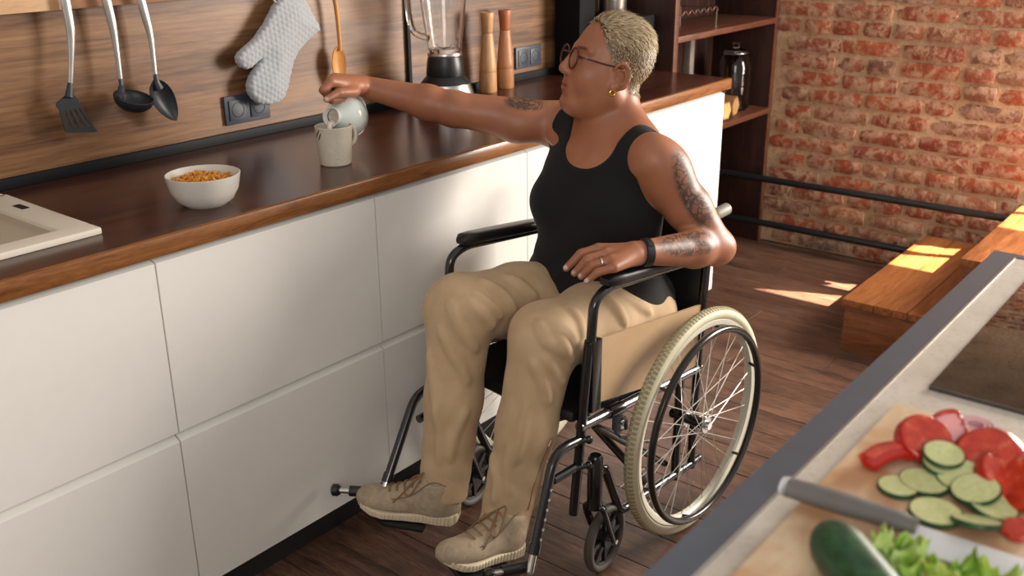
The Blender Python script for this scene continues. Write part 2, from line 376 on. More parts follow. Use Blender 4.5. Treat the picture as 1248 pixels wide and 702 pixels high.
# shelf unit between worktop and brick wall
SH = thing('shelf_unit', (3.95, 2.15, 0), 'dark wooden open shelf unit between the worktop and the brick wall', 'shelf')
FY = 1.985; BY = YW-.004
B().box(3.462, 3.490, FY, BY, 0, 2.3).build('side_panel', M['shelf'], SH, bevel=.002)
B().box(3.4605, 3.4915, FY-.006, FY, 0, 2.3).build('edge_strip', M['shelf_edge'], SH, bevel=.001)
B().box(XB-.032, XB-.006, FY+.02, BY, 0, 2.3).build('side_panel', M['shelf'], SH, bevel=.002)
B().box(XB-.034, XB-.004, FY+.012, FY+.02, 0, 2.3).build('edge_strip', M['shelf_edge'], SH, bevel=.001)
for z in (.655, 1.062, 1.5, 1.95, 2.3): B().box(3.490, XB-.032, FY+.004, BY-.014, z-.024, z).build('shelf_board', M['shelf_edge'], SH, bevel=.002)
xx = 3.490; i = 0
while xx < XB-.04:
    w = min(.105, XB-.032-xx); B().box(xx+.001, xx+w-.001, BY-.014, BY, 0, 2.3).build('back_board', M['shelf'], SH, bevel=.002, seg=1); xx += w
px_ = PY(839, 60, BY-.03); B().box(px_[0]-.016, px_[0]+.022, BY-.05, BY-.015, .655, 1.038).build('back_post', plain('grey_plaster', '8d8078', .9, var=.2, scale=25), SH, bevel=.002)

# ---------------------------------------------------------------- kitchen island in the foreground
IX0, IX1, IY0, IY1 = -.55, 1.925, -.42, .408
I = thing('kitchen_island', (.7, 0, 0), 'kitchen island with pale stone top and dark grey metal edge', 'island')
def stone():
    t = NT('island_stone'); v = t.coord((1, 1, 1), False); n1 = t.noise(v, 9, 5); n2 = t.noise(v, 120, 3)
    c = t.ramp(n1, [(.3, lin('c6bcaf')), (.7, lin('d8d0c4'))]); c = t.mix(t.ramp(n2, [(.5, (0, 0, 0)), (.75, (.35, .35, .35))]), c, lin('a09588')); t.set(base=c, rough=.45); return t.m
M['edge_metal'] = plain('dark_edge_metal', '565c67', .33, .0, .05)
ew = .038
B().box(IX0+ew, IX1-.02, IY0+ew, IY1-ew, .90, .939).build('top', stone(), I, smooth=False)
b = B().box(IX0, IX1, IY1-ew, IY1, .895, .9405).box(IX0, IX1, IY0, IY0+ew, .895, .9405).box(IX1-.02, IX1, IY0+ew, IY1-ew, .895, .9405).box(IX0, IX0+ew, IY0+ew, IY1-ew, .895, .9405)
b.build('edge_frame', M['edge_metal'], I, smooth=False)
B().box(IX0+ew, IX1-.02, IY1-ew-.0035, IY1-ew, .939, .9412).build('metal_strip', M['steel'], I, smooth=False)
for i in range(4):
    w = (IX1-IX0-.06)/4; o = B().box(IX0+.03+w*i+.0015, IX0+.03+w*(i+1)-.0015, IY0+.04, IY1-.03, .1, .893).build('cabinet_front', M['white'], I, bevel=.002)
B().box(IX0+.05, IX1-.05, IY0+.08, IY1-.08, 0, .1).build('plinth', M['plinth'], I, smooth=False)
hob = thing('induction_hob', (1.55, .03, .941), 'black glass induction hob mirroring the brick wall', 'hob')
t_ = NT('hob_glass'); t_.set(base=(.012, .01, .01, 1), rough=.03, spec=.9, coat=1., coatr=.01); M['hob'] = t_.m
B().box(1.272, 1.84, -.28, .321, .939, .9455).build('glass_top', M['hob'], hob, bevel=.0015)
M['print'] = plain('hob_print', 'b9bcc2', .5)
for cx_, cy_ in ((1.42, .10), (1.69, .10), (1.42, -.16), (1.69, -.16)):
    for a in range(4):
        q = a*PI/2; B().box(cx_+.02*math.cos(q)-.012*abs(math.cos(q))-.001, cx_+.02*math.cos(q)+.012*abs(math.cos(q))+.001, cy_+.02*math.sin(q)-.012*abs(math.sin(q))-.001, cy_+.02*math.sin(q)+.012*abs(math.sin(q))+.001, .9456, .9459).build('zone_marking', M['print'], hob, smooth=False)
# ---------------------------------------------------------------- signed-distance mesher (numpy surface nets) for organic shapes
def P_rc(a, b, ra, rb): return ('rc', np.array(a, float), np.array(b, float), float(ra), float(rb))
def P_el(c, r, R=None): return ('el', np.array(c, float), np.array(r, float), np.eye(3) if R is None else np.array(R, float))
def prim_eval(q, p):
    if q[0] == 'rc':
        a, b, ra, rb = q[1:]; ab = b-a; t = np.clip((p-a)@ab/(ab@ab+1e-12), 0, 1)
        return np.linalg.norm(p-a-t[:, None]*ab, axis=1)-(ra+(rb-ra)*t)
    c, r, R = q[1:]; l = (p-c)@R.T
    k0 = np.linalg.norm(l/r, axis=1); k1 = np.linalg.norm(l/(r*r), axis=1)+1e-9
    return k0*(k0-1)/k1
def prim_box(q):
    if q[0] == 'rc':
        a, b, ra, rb = q[1:]; return np.minimum(a-ra, b-rb), np.maximum(a+ra, b+rb)
    c, r, R = q[1:]; e = np.sqrt(((R.T*r)**2).sum(1)); return c-e, c+e
def field(ops):
    """ops: list of (prim, k, sign); smooth union (+1) or smooth cut (-1)"""
    lo = np.min([prim_box(q)[0] for q, k, s in ops if s > 0], axis=0); hi = np.max([prim_box(q)[1] for q, k, s in ops if s > 0], axis=0)
    def f(p):
        d = np.full(len(p), .12)
        for q, k, s in ops:
            l, h = prim_box(q); m = .12 if s > 0 else k+.03
            idx = np.nonzero(((p > l-m) & (p < h+m)).all(1))[0]
            if not len(idx): continue
            e = prim_eval(q, p[idx]); a = d[idx]
            if s > 0: hh = np.clip(.5+.5*(a-e)/k, 0, 1); d[idx] = a*(1-hh)+e*hh-k*hh*(1-hh)
            else: e = -e; hh = np.clip(.5-.5*(a-e)/k, 0, 1); d[idx] = a*(1-hh)+e*hh+k*hh*(1-hh)
        return d
    return f, lo-.03, hi+.03
def surface_nets(f, lo, hi, h, sub=8):
    H = h*sub; n = np.ceil((hi-lo)/H).astype(int)+1
    g = np.stack(np.meshgrid(*[np.arange(k) for k in n], indexing='ij'), -1).reshape(-1, 3)
    d = f(lo+(g+.5)*H); act = g[np.abs(d) < H*1.15]
    o = np.arange(sub+1); off = np.stack(np.meshgrid(o, o, o, indexing='ij'), -1).reshape(-1, 3)
    V = []; K = []; E = [[], [], []]
    N = (n*sub+4).astype(np.int64)
    key = lambda ijk: (ijk[..., 0].astype(np.int64)*N[1]+ijk[..., 1])*N[2]+ijk[..., 2]
    for c0 in range(0, len(act), 1500):
        A = act[c0:c0+1500]; ijk = A[:, None, :]*sub+off[None]
        D = f((lo+ijk.reshape(-1, 3)*h)).reshape(len(A), sub+1, sub+1, sub+1)
        S = D < 0; base = ijk.reshape(len(A), sub+1, sub+1, sub+1, 3)
        cn = [(a, b_, c) for a in (0, 1) for b_ in (0, 1) for c in (0, 1)]
        sl = lambda a, b_, c: (slice(None), slice(a, sub+a), slice(b_, sub+b_), slice(c, sub+c))
        cnt = sum(S[sl(*q)].astype(int) for q in cn); m = (cnt > 0) & (cnt < 8)
        if m.any():
            acc = np.zeros((m.sum(), 3)); w = np.zeros(m.sum())
            val = {q: D[sl(*q)][m] for q in cn}
            for q in cn:
                for ax in range(3):
                    if q[ax] == 0:
                        r_ = list(q); r_[ax] = 1; r_ = tuple(r_); va, vb = val[q], val[r_]; x_ = (va < 0) != (vb < 0)
                        t = np.where(x_, va/np.where(va == vb, 1, va-vb), 0)
                        pt = np.tile(np.array(q, float), (len(t), 1)); pt[:, ax] = t
                        acc += pt*x_[:, None]; w += x_
            b0 = base[sl(0, 0, 0)][m]; V.append(lo+(b0+acc/w[:, None])*h); K.append(key(b0))
        for ax in range(3):
            s0 = [slice(None)]+[slice(0, sub)]*3; s1 = list(s0); s1[ax+1] = slice(1, sub+1)
            a, b_ = S[tuple(s0)], S[tuple(s1)]; x_ = a != b_
            if x_.any(): E[ax].append(np.concatenate([base[tuple(s0)][x_], a[x_][:, None]], 1))
    V = np.concatenate(V); K = np.concatenate(K); srt = np.argsort(K); K = K[srt]; V = V[srt]; F = []
    for ax in range(3):
        if not E[ax]: continue
        e = np.concatenate(E[ax]); p = e[:, :3]; s = e[:, 3].astype(bool); u, v = [(1, 2), (2, 0), (0, 1)][ax]
        qs = []; ok = np.ones(len(p), bool)
        for du, dv in ((0, 0), (-1, 0), (-1, -1), (0, -1)):
            z = p.copy(); z[:, u] += du; z[:, v] += dv; kk = key(z); i = np.clip(np.searchsorted(K, kk), 0, len(K)-1); ok &= (K[i] == kk); qs.append(i)
        Q = np.stack(qs, 1); Q[~s] = Q[~s][:, ::-1]; F.append(Q[ok])
    return V, np.concatenate(F)
def sdf_mesh(name, f, lo, hi, h, smooth_it=1, disp=None, sub=8):
    V, F = surface_nets(f, lo, hi, h, sub)
    if smooth_it:
        E_ = np.concatenate([F[:, [0, 1]], F[:, [1, 2]], F[:, [2, 3]], F[:, [3, 0]]]); 
        for _ in range(smooth_it):
            S = np.zeros_like(V); c = np.zeros(len(V)); np.add.at(S, E_[:, 0], V[E_[:, 1]]); np.add.at(S, E_[:, 1], V[E_[:, 0]]); np.add.at(c, E_[:, 0], 1); np.add.at(c, E_[:, 1], 1)
            V = V*.5+.5*S/np.maximum(c, 1)[:, None]
    if disp is not None: V = disp(V, vnormals(V, F))
    me = bpy.data.meshes.new(name); me.vertices.add(len(V)); me.vertices.foreach_set('co', V.astype(np.float32).ravel())
    me.loops.add(F.size); me.loops.foreach_set('vertex_index', F.astype(np.int32).ravel())
    me.polygons.add(len(F)); me.polygons.foreach_set('loop_start', np.arange(0, F.size, 4, dtype=np.int32)); me.polygons.foreach_set('loop_total', np.full(len(F), 4, np.int32))
    me.polygons.foreach_set('use_smooth', np.ones(len(F), bool)); me.update(calc_edges=True); me.validate(); return me
def vnormals(V, F):
    n = np.cross(V[F[:, 2]]-V[F[:, 0]], V[F[:, 3]]-V[F[:, 1]]); N = np.zeros_like(V)
    for k in range(4): np.add.at(N, F[:, k], n)
    return N/(np.linalg.norm(N, axis=1, keepdims=True)+1e-12)
def march(f, x, y, t0=.5, t1=4.):
    """where the ray of a pixel meets a field"""
    d = ray(x, y); t = t0
    for _ in range(200):
        v = f((CAM0+d*t)[None])[0]
        if v < .0008: break
        t += min(v, .05)*.9
        if t > t1: break
    return CAM0+d*t
def vattr(me, name, vals):
    a = me.attributes.new(name, 'FLOAT', 'POINT'); a.data.foreach_set('value', np.asarray(vals, np.float32))

# ---------------------------------------------------------------- things on the splashback
def hp(pts, Y, k=1.0): return [PY(x*k, y*k, Y) for x, y in pts]
K1 = .33654
# spatula
U = thing('spatula', PY(95, 165, 2.28), 'black slotted spatula with steel handle hanging leftmost on the splashback', 'spatula', 'hanging kitchen utensils')
def handle(parent, pts, rad, Y):
    P = cr(hp(pts, Y), 5); n = len(P); R = np.interp(np.linspace(0, 1, n), np.linspace(0, 1, len(rad)), rad)
    B().tube(P, R, 12, flat=.5, up=(0, 1, 0)).build('handle', M['steel'], parent)
    q = P[0]*.72+P[min(8, n-1)]*.28+A3(0, -.005, 0); q2 = P[0]
    B().tube([q2+A3(0, -.0085, 0), q+A3(0, -.004, 0)], .003, 8, flat=.4, up=(0, 1, 0)).build('hanging_hole', M['black_plastic'], parent)
    B().tube(cr([P[0]+A3(0, -.004, .0), P[0]+A3(0, -.012, .018), P[0]+A3(0, .012, .03), P[0]+A3(0, .05, .03)], 4), .0025, 8).build('hook', M['black_plastic'], parent)
handle(U, [(a*K1, b_*K1) for a, b_ in [(228, -60), (238, 10), (254, 100), (258, 160), (258, 230), (255, 322)]], [.010, .0125, .0115, .009, .0065, .006], 2.275)
hd = [(244, 318), (238, 345), (207, 372), (204, 385), (233, 478), (245, 488), (345, 486), (361, 478), (358, 465), (283, 360), (268, 345), (264, 318)]
hd3 = hp(hd, 2.275, K1)
def quad(u, v, Yo=0.0):  # inside the blade: u across, v down
    tl, tr, bl, br = (A3(*q) for q in ((212, 385, 0), (283, 368, 0), (238, 478, 0), (352, 475, 0)))
    q = (tl*(1-u)+tr*u)*(1-v)+(bl*(1-u)+br*u)*v; return PY(q[0]*K1, q[1]*K1, 2.275+Yo)
# blade: rim pieces around open slots
b = B(); th = A3(0, .003, 0)
us = [0, .16, .26, .38, .48, .60, .70, .82, .90, 1.0]
b.prism([hd3[0], hd3[1], hd3[2], hd3[3], quad(0, .12), quad(1, .12), hd3[9], hd3[10], hd3[11]][::-1], th)
b.prism([quad(0, .12), quad(0, .2), quad(1, .2), quad(1, .12)], th)
for i in range(0, 9, 2): b.prism([quad(us[i], .2), quad(us[i], .85), quad(us[i+1], .85), quad(us[i+1], .2)], th)
b.prism([quad(0, .85), quad(0, 1), quad(.06, 1.03), quad(.94, 1.03), quad(1, 1), quad(1, .85)], th)
b.build('blade', M['nylon'], U, smooth=False)
B().tube([hp([(254, 300)], 2.275, K1)[0], hp([(250, 352)], 2.272, K1)[0]], [.006, .011], 10, flat=.6, up=(0, 1, 0)).build('blade_neck', M['nylon'], U)
# ladle
U = thing('ladle', PY(163, 135, 2.26), 'black ladle with steel handle hanging between spatula and spoon', 'ladle', 'hanging kitchen utensils')
handle(U, [(a*K1, b_*K1) for a, b_ in [(368, -60), (388, 10), (405, 80), (416, 140), (428, 220), (438, 302)]], [.010, .0125, .0115, .009, .0065, .006], 2.275)
lc = PY(485*K1, 352*K1, 2.245); ax = np.array([.10, -.30, .95]); ax /= np.linalg.norm(ax)
lx = np.cross([0, 1, 0], ax); lx /= np.linalg.norm(lx); ly = np.cross(ax, lx); rr = .0475
pr = [(rr*math.sin(a), -rr*.75*math.cos(a)) for a in np.linspace(0.02, PI/2, 12)]+[(rr-.003, .0015)]+[((rr-.003)*math.sin(a), -(rr-.003)*.75*math.cos(a)) for a in np.linspace(PI/2, .02, 12)]
B().lathe(pr, lc, lx, ly, ax, 36).build('bowl', M['nylon'], U)
B().tube(cr([PY(436*K1, 285*K1, 2.275), PY(440*K1, 318*K1, 2.27), PY(436*K1, 345*K1, 2.258), lc-lx*rr*.93], 5), [.006]*5+[.009]*5+[.011]*5+[.012], 10, flat=.5, up=(0, 1, 0)).build('neck', M['nylon'], U)
# serving spoon
U = thing('serving_spoon', PY(200, 145, 2.27), 'black oval serving spoon with steel handle hanging right of the ladle', 'spoon', 'hanging kitchen utensils')
handle(U, [(a*K1, b_*K1) for a, b_ in [(495, -60), (513, 8), (530, 70), (545, 130), (556, 210), (563, 275)]], [.010, .0125, .0115, .009, .0065, .006], 2.275)
def bowl_along(p0, p1, halfw, depth, Y, mat, parent, name='bowl', n=14):
    a = PY(*p0, Y); c = PY(*p1, Y); L = c-a; ln = np.linalg.norm(L); L /= ln; Nn = A3(0, -1, 0); Wd = np.cross(L, Nn); b = B(); vs = []; fs = []; m = 12
    for i in range(n+1):
        s = i/n; w = halfw*max(1e-3, math.sin(PI*s**.8))**.62
        for k in range(m+1):
            q = -1+2*k/m; vs.append(a+L*ln*s+Wd*w*q-Nn*depth*(1-q*q)*math.sin(PI*s)**.8)
    for i in range(n):
        for k in range(m): fs.append((i*(m+1)+k, i*(m+1)+k+1, (i+1)*(m+1)+k+1, (i+1)*(m+1)+k))
    N0 = len(vs); vs += [v-Nn*.003 for v in vs]; fs += [tuple(N0+i for i in q[::-1]) for q in fs]
    ring = [k for k in range(m+1)]+[i*(m+1)+m for i in range(1, n+1)]+[n*(m+1)+k for k in range(m-1, -1, -1)]+[i*(m+1) for i in range(n-1, 0, -1)]
    for p, q in zip(ring, ring[1:]+ring[:1]): fs.append((p, q, N0+q, N0+p))
    return b.add(vs, fs).build(name, mat, parent, angle=60)
bowl_along((556*K1, 292*K1), (640*K1, 437*K1), .031, .016, 2.268, M['nylon'], U)
B().tube([PY(563*K1, 268*K1, 2.275), PY(568*K1, 300*K1, 2.272), PY(578*K1, 322*K1, 2.274)], [.006, .009, .012], 10, flat=.6, up=(0, 1, 0)).build('neck', M['nylon'], U)
# wooden spoon
M['spoonwood'] = wood('spoon_wood', ['a5682c', 'c68745', 'd59b58'], (8, 8, 1.2), .5, .05, rnd=False)
U = thing('wooden_spoon', PY(414, 100, 2.28), 'wooden spoon hanging above the pouring hand', 'spoon')
P = cr([PY(403, -22, 2.285), PY(409, 5, 2.285), PY(413, 40, 2.285), PY(414.5, 62, 2.285)], 5)
B().tube(P, np.linspace(.0075, .0055, len(P)), 12).build('handle', M['spoonwood'], U)
bowl_along((412, 56), (416, 108), .0265, .012, 2.284, M['spoonwood'], U)
# oven mitt
K2 = 180/702
mp = [(300, 12), (255, 95), (200, 178), (130, 242), (112, 285), (136, 320), (172, 324), (203, 298), (224, 284), (190, 340), (165, 400), (174, 450), (212, 488), (268, 497), (320, 475), (346, 430), (366, 340), (388, 268), (440, 197), (497, 146), (503, 134), (470, 70), (425, -10), (360, -28)]
mp = [PY(260+a*K2, b_*K2, 2.28) for a, b_ in mp]; mp2 = np.array([(p[0], p[2]) for p in mp])
def polysd(p, poly):
    d = np.full(len(p), 1e9); s = np.ones(len(p)); n = len(poly)
    for i in range(n):
        a, c = poly[i], poly[i-1]; e = c-a; w = p-a; t = np.clip((w@e)/(e@e), 0, 1); bb = w-t[:, None]*e; d = np.minimum(d, (bb**2).sum(1))
        c1 = p[:, 1] >= a[1]; c2 = p[:, 1] < c[1]; c3 = e[0]*w[:, 1] > e[1]*w[:, 0]
        s = np.where((c1 & c2 & c3) | (~c1 & ~c2 & ~c3), -s, s)
    return s*np.sqrt(d)
mp2 = np.array([(p[0], p[1]) for p in cr([A3(*q, 0) for q in mp2], 3, True)])
def mitt_f(p):
    d2 = polysd(p[:, [0, 2]], mp2)+.013; w = np.abs(p[:, 1]-2.283)-np.clip(-d2*.25, 0, .010)
    q = np.stack([np.maximum(d2, -.05), w-.002], 1); return np.minimum(q.max(1), 0)+np.linalg.norm(np.maximum(q, 0), axis=1)-.013
lo = np.array([mp2[:, 0].min()-.03, 2.24, mp2[:, 1].min()-.03]); hi = np.array([mp2[:, 0].max()+.03, 2.32, mp2[:, 1].max()+.03])
def mitt_d(V, N):
    a = np.radians(28); u = V[:, 0]*np.cos(a)+V[:, 2]*np.sin(a); v = -V[:, 0]*np.sin(a)+V[:, 2]*np.cos(a); c = .0155
    row = np.floor(v/(c*.866)); uu = (u/c+.5*(row % 2)) % 1-.5; vv = (v/(c*.866)) % 1-.5
    h = np.clip(1-2.1*np.sqrt(uu**2+vv**2*.9), 0, 1)**.6; return V+N*(h*.0024)[:, None]
t = NT('mitt_cloth'); v = t.coord((1, 1, 1), False); n1 = t.noise(v, 700, 2); t.set(base=t.ramp(n1, [(.3, lin('94979b')), (.7, lin('b9bcc0'))]), rough=.95, sheen=.3); t.bump(n1, .4, .001); M['mitt'] = t.m
mt = link('oven_mitt', sdf_mesh('oven_mitt', mitt_f, lo, hi, .0028, 1, mitt_d), M['mitt']); tag(mt, 'light grey quilted oven mitt hanging above the double socket', 'oven mitt')
B().tube(cr([PY(336, 3, 2.28), PY(331, -6, 2.275), PY(335, -18, 2.27), PY(341, -8, 2.278), PY(339, 3, 2.28)], 5), .003, 8).build('hanging_loop', M['mitt'], mt)
# double sockets
def socket(cx, cz, lab):
    t = thing('double_socket', (cx, YW, cz-.04), lab, 'socket')
    B().box(cx-.0755, cx+.0755, YW-.009, YW, cz-.0395, cz+.0395).build('frame', M['dark_grey'], t, bevel=.003)
    for s in (-1, 1):
        c = A3(cx+s*.0355, YW-.009, cz); ins = B().box(c[0]-.0275, c[0]+.0275, YW-.0125, YW-.008, cz-.0275, cz+.0275).build('insert', M['dark_grey'], t, bevel=.0015)
        B().lathe([(.0215, -.0008), (.0195, .0012), (.0185, -.0035), (0, -.0035)], (c[0], YW-.0125, cz), (1, 0, 0), (0, 0, 1), (0, -1, 0), 28).build('well', M['black_plastic'], ins)
        for q in (-1, 1): B().tube([(c[0]+q*.0095, YW-.0098, cz), (c[0]+q*.0095, YW-.0085, cz)], .0028, 8).build('pin_hole', M['plinth'], ins)
socket(1.7125, 1.0245, 'anthracite double socket half covered by the oven mitt')
socket(2.983, 1.021, 'anthracite double socket behind the wooden mills')
# ---------------------------------------------------------------- things on the worktop
M['mill1'] = wood('mill_wood_light', ['a97a4d', 'c09163', 'cda274'], (7, 7, 1), .45, .03, rnd=False)
M['mill2'] = wood('mill_wood_red', ['96603d', 'b07a52', 'bd8960'], (7, 7, 1), .45, .03, rnd=False)
M['mill2h'] = wood('mill_head_red', ['8a4b2e', 'a5623f', 'b5714c'], (7, 7, 1), .45, .03, rnd=False)
def mill(c, top, matb, matt, lab):
    t = thing('wooden_mill', c, lab, 'pepper mill', 'wooden mills'); H = top-c[2]
    B().lathe([(0, 0), (.0285, 0), (.0305, .003), (.0300, .26*H)], c, n=32).build('base', matb, t)
    B().lathe([(.0290, .262*H), (.0296, .266*H), (.0285, .33*H), (.0245, .5*H), (.0205, .66*H), (.0185, .735*H), (.0185, .745*H), (0, .745*H)], c, n=32).build('body', matb, t)
    B().lathe([(.0165, .75*H), (.0180, .76*H), (.0215, .93*H), (.0235, .985*H), (.0215, H), (.019, H-.002), (0, H-.003)], c, n=32).build('head', matt, t)
mill(A3(2.678, 2.255, ZC), 1.207, M['mill1'], M['mill1'], 'pale wooden mill standing next to the blender')
mill(A3(2.781, 2.262, ZC), 1.207, M['mill2'], M['mill2h'], 'reddish-headed wooden mill standing next to the socket')
# blender
bc = A3(2.352, 2.155, ZC); t = thing('blender', bc, 'glass-jar blender with black and steel base behind the outstretched arm', 'blender')
B().lathe([(0, 0), (.086, 0), (.092, .006), (.090, .05), (.078, .085), (.058, .108), (0, .108)], bc, n=40).build('base', M['black_plastic'], t)
X_ = (A3(0, 0, 0)-bc)*A3(1, 1, 0); X_ /= np.linalg.norm(X_); X_ = X_*math.cos(.5)+np.array([-X_[1], X_[0], 0])*math.sin(.5); Y_ = np.array([-X_[1], X_[0], 0.])
B().lathe([(.0935, .012), (.0915, .05), (.080, .0845), (.0775, .0845), (.086, .05), (.088, .012)], bc, X_, Y_, (0, 0, 1), 24, -.75, .75).build('steel_panel', M['steel'], t)
kc = bc+X_*.088+A3(0, 0, .046); B().lathe([(.026, -.004), (.026, .014), (.023, .018), (0, .018)], kc, Y_, (0, 0, 1), X_, 28).build('knob', M['chrome'], t)
B().lathe([(.058, .106), (.060, .112), (.056, .15), (.052, .168), (0, .168)], bc, n=36).build('collar', M['black_plastic'], t)
B().lathe([(.0525, .166), (.054, .169), (.054, .174), (.0525, .178), (0, .178)], bc, n=36).build('collar_ring', M['steel'], t)
B().lathe([(.047, .178), (.052, .19), (.062, .26), (.072, .345), (.076, .40), (.073, .40), (.069, .345), (.059, .26), (.049, .193), (0, .188)], bc, n=40).build('jar', M['glass'], t)
B().lathe([(0, .40), (.078, .40), (.078, .425), (.03, .43), (.03, .455), (0, .455)], bc, n=36).build('lid', M['black_plastic'], t)
hdl = Y_*-.6+X_*-.8
B().tube(cr([bc+hdl*.056+A3(0, 0, .22), bc+hdl*.105+A3(0, 0, .24), bc+hdl*.12+A3(0, 0, .32), bc+hdl*.11+A3(0, 0, .375), bc+hdl*.074+A3(0, 0, .385)], 6), .010, 10).build('jar_handle', M['glass'], t)
for k in range(4):
    a = k*PI/2+.4; B().tube(cr([bc+A3(0, 0, .19), bc+A3(.014*math.cos(a), .014*math.sin(a), .196), bc+A3(.026*math.cos(a), .026*math.sin(a), .206 if k % 2 else .193)], 3), .002, 6, flat=.4).build('blade', M['steel'], t)
# coffee machine and steel canister behind the head
M['matt_black'] = plain('matt_black', '08080a', .75, spec=.2)
t = thing('coffee_machine', (3.3, 2.17, ZC), 'black coffee machine in the dark corner behind the head', 'coffee machine')
B().box(3.235, 3.43, 2.04, 2.30, ZC, ZC+.028).build('drip_tray', M['matt_black'], t, bevel=.006)
B().box(3.235, 3.43, 2.17, 2.30, ZC+.028, ZC+.21).build('tank', M['matt_black'], t, bevel=.008)
B().box(3.235, 3.43, 2.05, 2.17, ZC+.14, ZC+.21).build('brew_head', M['matt_black'], t, bevel=.008)
B().tube([(3.33, 2.10, ZC+.14), (3.33, 2.10, ZC+.11)], [.03, .024], 20).build('spout', M['steel'], t)
B().box(3.13, 3.233, 2.19, 2.305, ZC, ZC+.62).build('bean_tower', M['matt_black'], t, bevel=.008)
t = thing('steel_canister', (3.315, 2.17, ZC+.21), 'shiny steel canister on top of the coffee machine', 'canister')
B().lathe([(0, 0), (.052, 0), (.054, .004), (.054, .16), (.05, .165), (0, .165)], (3.315, 2.17, ZC+.21), n=32).build('body', M['steel'], t)
B().lathe([(.0545, .14), (.056, .142), (.056, .172), (.02, .18), (0, .18)], (3.315, 2.17, ZC+.21), n=32).build('lid', M['chrome'], t)
# things on the shelf unit
def log(c, r, L, a, lab, seed):
    rs = random.Random(seed); o = thing('split_log', c, lab, 'log', 'split logs on the low shelf'); D = A3(math.sin(a), math.cos(a), 0); S = A3(math.cos(a), -math.sin(a), 0)
    poly = [(q, rs.uniform(.8, 1.0)*r) for q in np.linspace(0, 2*PI, 7)[:-1]]
    pts = [np.array(c)+S*math.cos(q)*w+A3(0, 0, r*.86+math.sin(q)*w) for q, w in poly]
    B().prism(pts, D*L).build('bark', M['logbark'], o, bevel=.004)
    B().prism([np.array(c)+A3(0, 0, r*.86)+(p-np.array(c)-A3(0, 0, r*.86))*.86-D*.002 for p in pts], D*.004).build('cut_end', M['logcut'], o, smooth=False)
M['logbark'] = wood('log_bark', ['6b4526', '94683c', 'ac7f4e'], (9, 1, 9), .7, .3); M['logcut'] = wood('log_cut_end', ['a87a48', 'c89a62', 'd8ad76'], (9, 9, 9), .7, .1, base=5)
log((3.995, 2.01, .655), .048, .24, .1, 'split log nearest the white cabinet on the low shelf', 1)
log((4.118, 2.03, .655), .050, .24, -.1, 'larger split log in the middle of the low shelf', 2)
t = thing('glass_jar', (4.27, 2.12, .655), 'smoky glass storage jar on the shelf next to the brick wall', 'jar')
B().lathe([(0, 0), (.07, 0), (.075, .01), (.075, .20), (.06, .24), (.048, .25), (.045, .25), (.057, .238), (.071, .198), (.071, .012), (0, .008)], (4.27, 2.12, .655), n=32).build('body', M['dark_glass'], t)
B().lathe([(0, .25), (.052, .25), (.052, .268), (.02, .275), (.012, .285), (.017, .30), (0, .305)], (4.27, 2.12, .655), n=28).build('lid', M['dark_glass'], t)
B().tube([(4.27+.0535*math.cos(a), 2.12+.0535*math.sin(a), .655+.255) for a in np.linspace(0, 2*PI, 25)[:-1]], .003, 8, closed=True).build('clasp_ring', M['steel'], t)
t = thing('wire_rack', (3.75, 2.06, 1.062), 'small wavy steel wire rack on the upper shelf', 'rack')
zz = [(3.55+.025*i, 2.03, 1.135+(.012 if i % 2 else -.004)) for i in range(15)]
B().tube(cr(zz, 5), .0032, 8).build('wavy_wire', M['chrome'], t)
for xx in (3.56, 3.89): B().tube([(xx, 2.03, 1.062), (xx, 2.03, 1.14), (xx, 2.2, 1.14), (xx, 2.2, 1.062)], .003, 8).build('foot', M['chrome'], t)
# cereal bowl
M['ceramic'] = plain('bowl_ceramic', 'd5d0c8', .45, var=.03)
q = PZ(247, 212, ZC+.066); bo = A3(q[0], q[1], ZC); t = thing('cereal_bowl', bo, 'off-white ceramic bowl of cereal on the worktop', 'bowl')
B().lathe([(0, 0), (.044, 0), (.048, .003), (.060, .012), (.072, .033), (.0785, .064), (.0792, .067), (.0775, .068), (.0755, .064), (.069, .034), (.055, .014), (0, .009)], bo, n=48).build('body', M['ceramic'], t)
M['cereal'] = wood('cereal_flake', ['b06a1c', 'd8963a', 'e9b45c'], (1, 1, 1), .7, .3, base=60, rnd=False)
b = B(); rs = random.Random(3)
b.lathe([(0, .056), (.03, .053), (.055, .045), (.0695, .036)], bo, n=24)
for i in range(170):
    rr_ = .066*math.sqrt(rs.random()); a = rs.random()*2*PI; z = .059-(rr_/.068)**2*.012+rs.uniform(-.003, .007)
    c = bo+A3(rr_*math.cos(a), rr_*math.sin(a), z); X_ = np.array([rs.gauss(0, 1) for _ in range(3)]); X_ /= np.linalg.norm(X_); Y_ = np.cross(X_, [rs.gauss(0, .6), rs.gauss(0, .6), 1]); Y_ /= np.linalg.norm(Y_); Z_ = np.cross(X_, Y_); s = rs.uniform(.005, .0085)
    vs = [c+X_*s*math.cos(q)*rs.uniform(.7, 1.1)+Y_*s*math.sin(q)*rs.uniform(.6, 1)+Z_*s*.35*math.cos(2*q) for q in np.linspace(0, 2*PI, 8)[:-1]]; vs2 = [v+Z_*.0014 for v in vs]
    b.add(vs+vs2, [tuple(range(7))[::-1], tuple(range(7, 14))]+[(k, (k+1) % 7, 7+(k+1) % 7, 7+k) for k in range(7)])
o = b.build('cereal_flakes', M['cereal'], smooth=False); tag(o, 'golden cereal flakes heaped in the white bowl', 'cereal', kind='stuff')
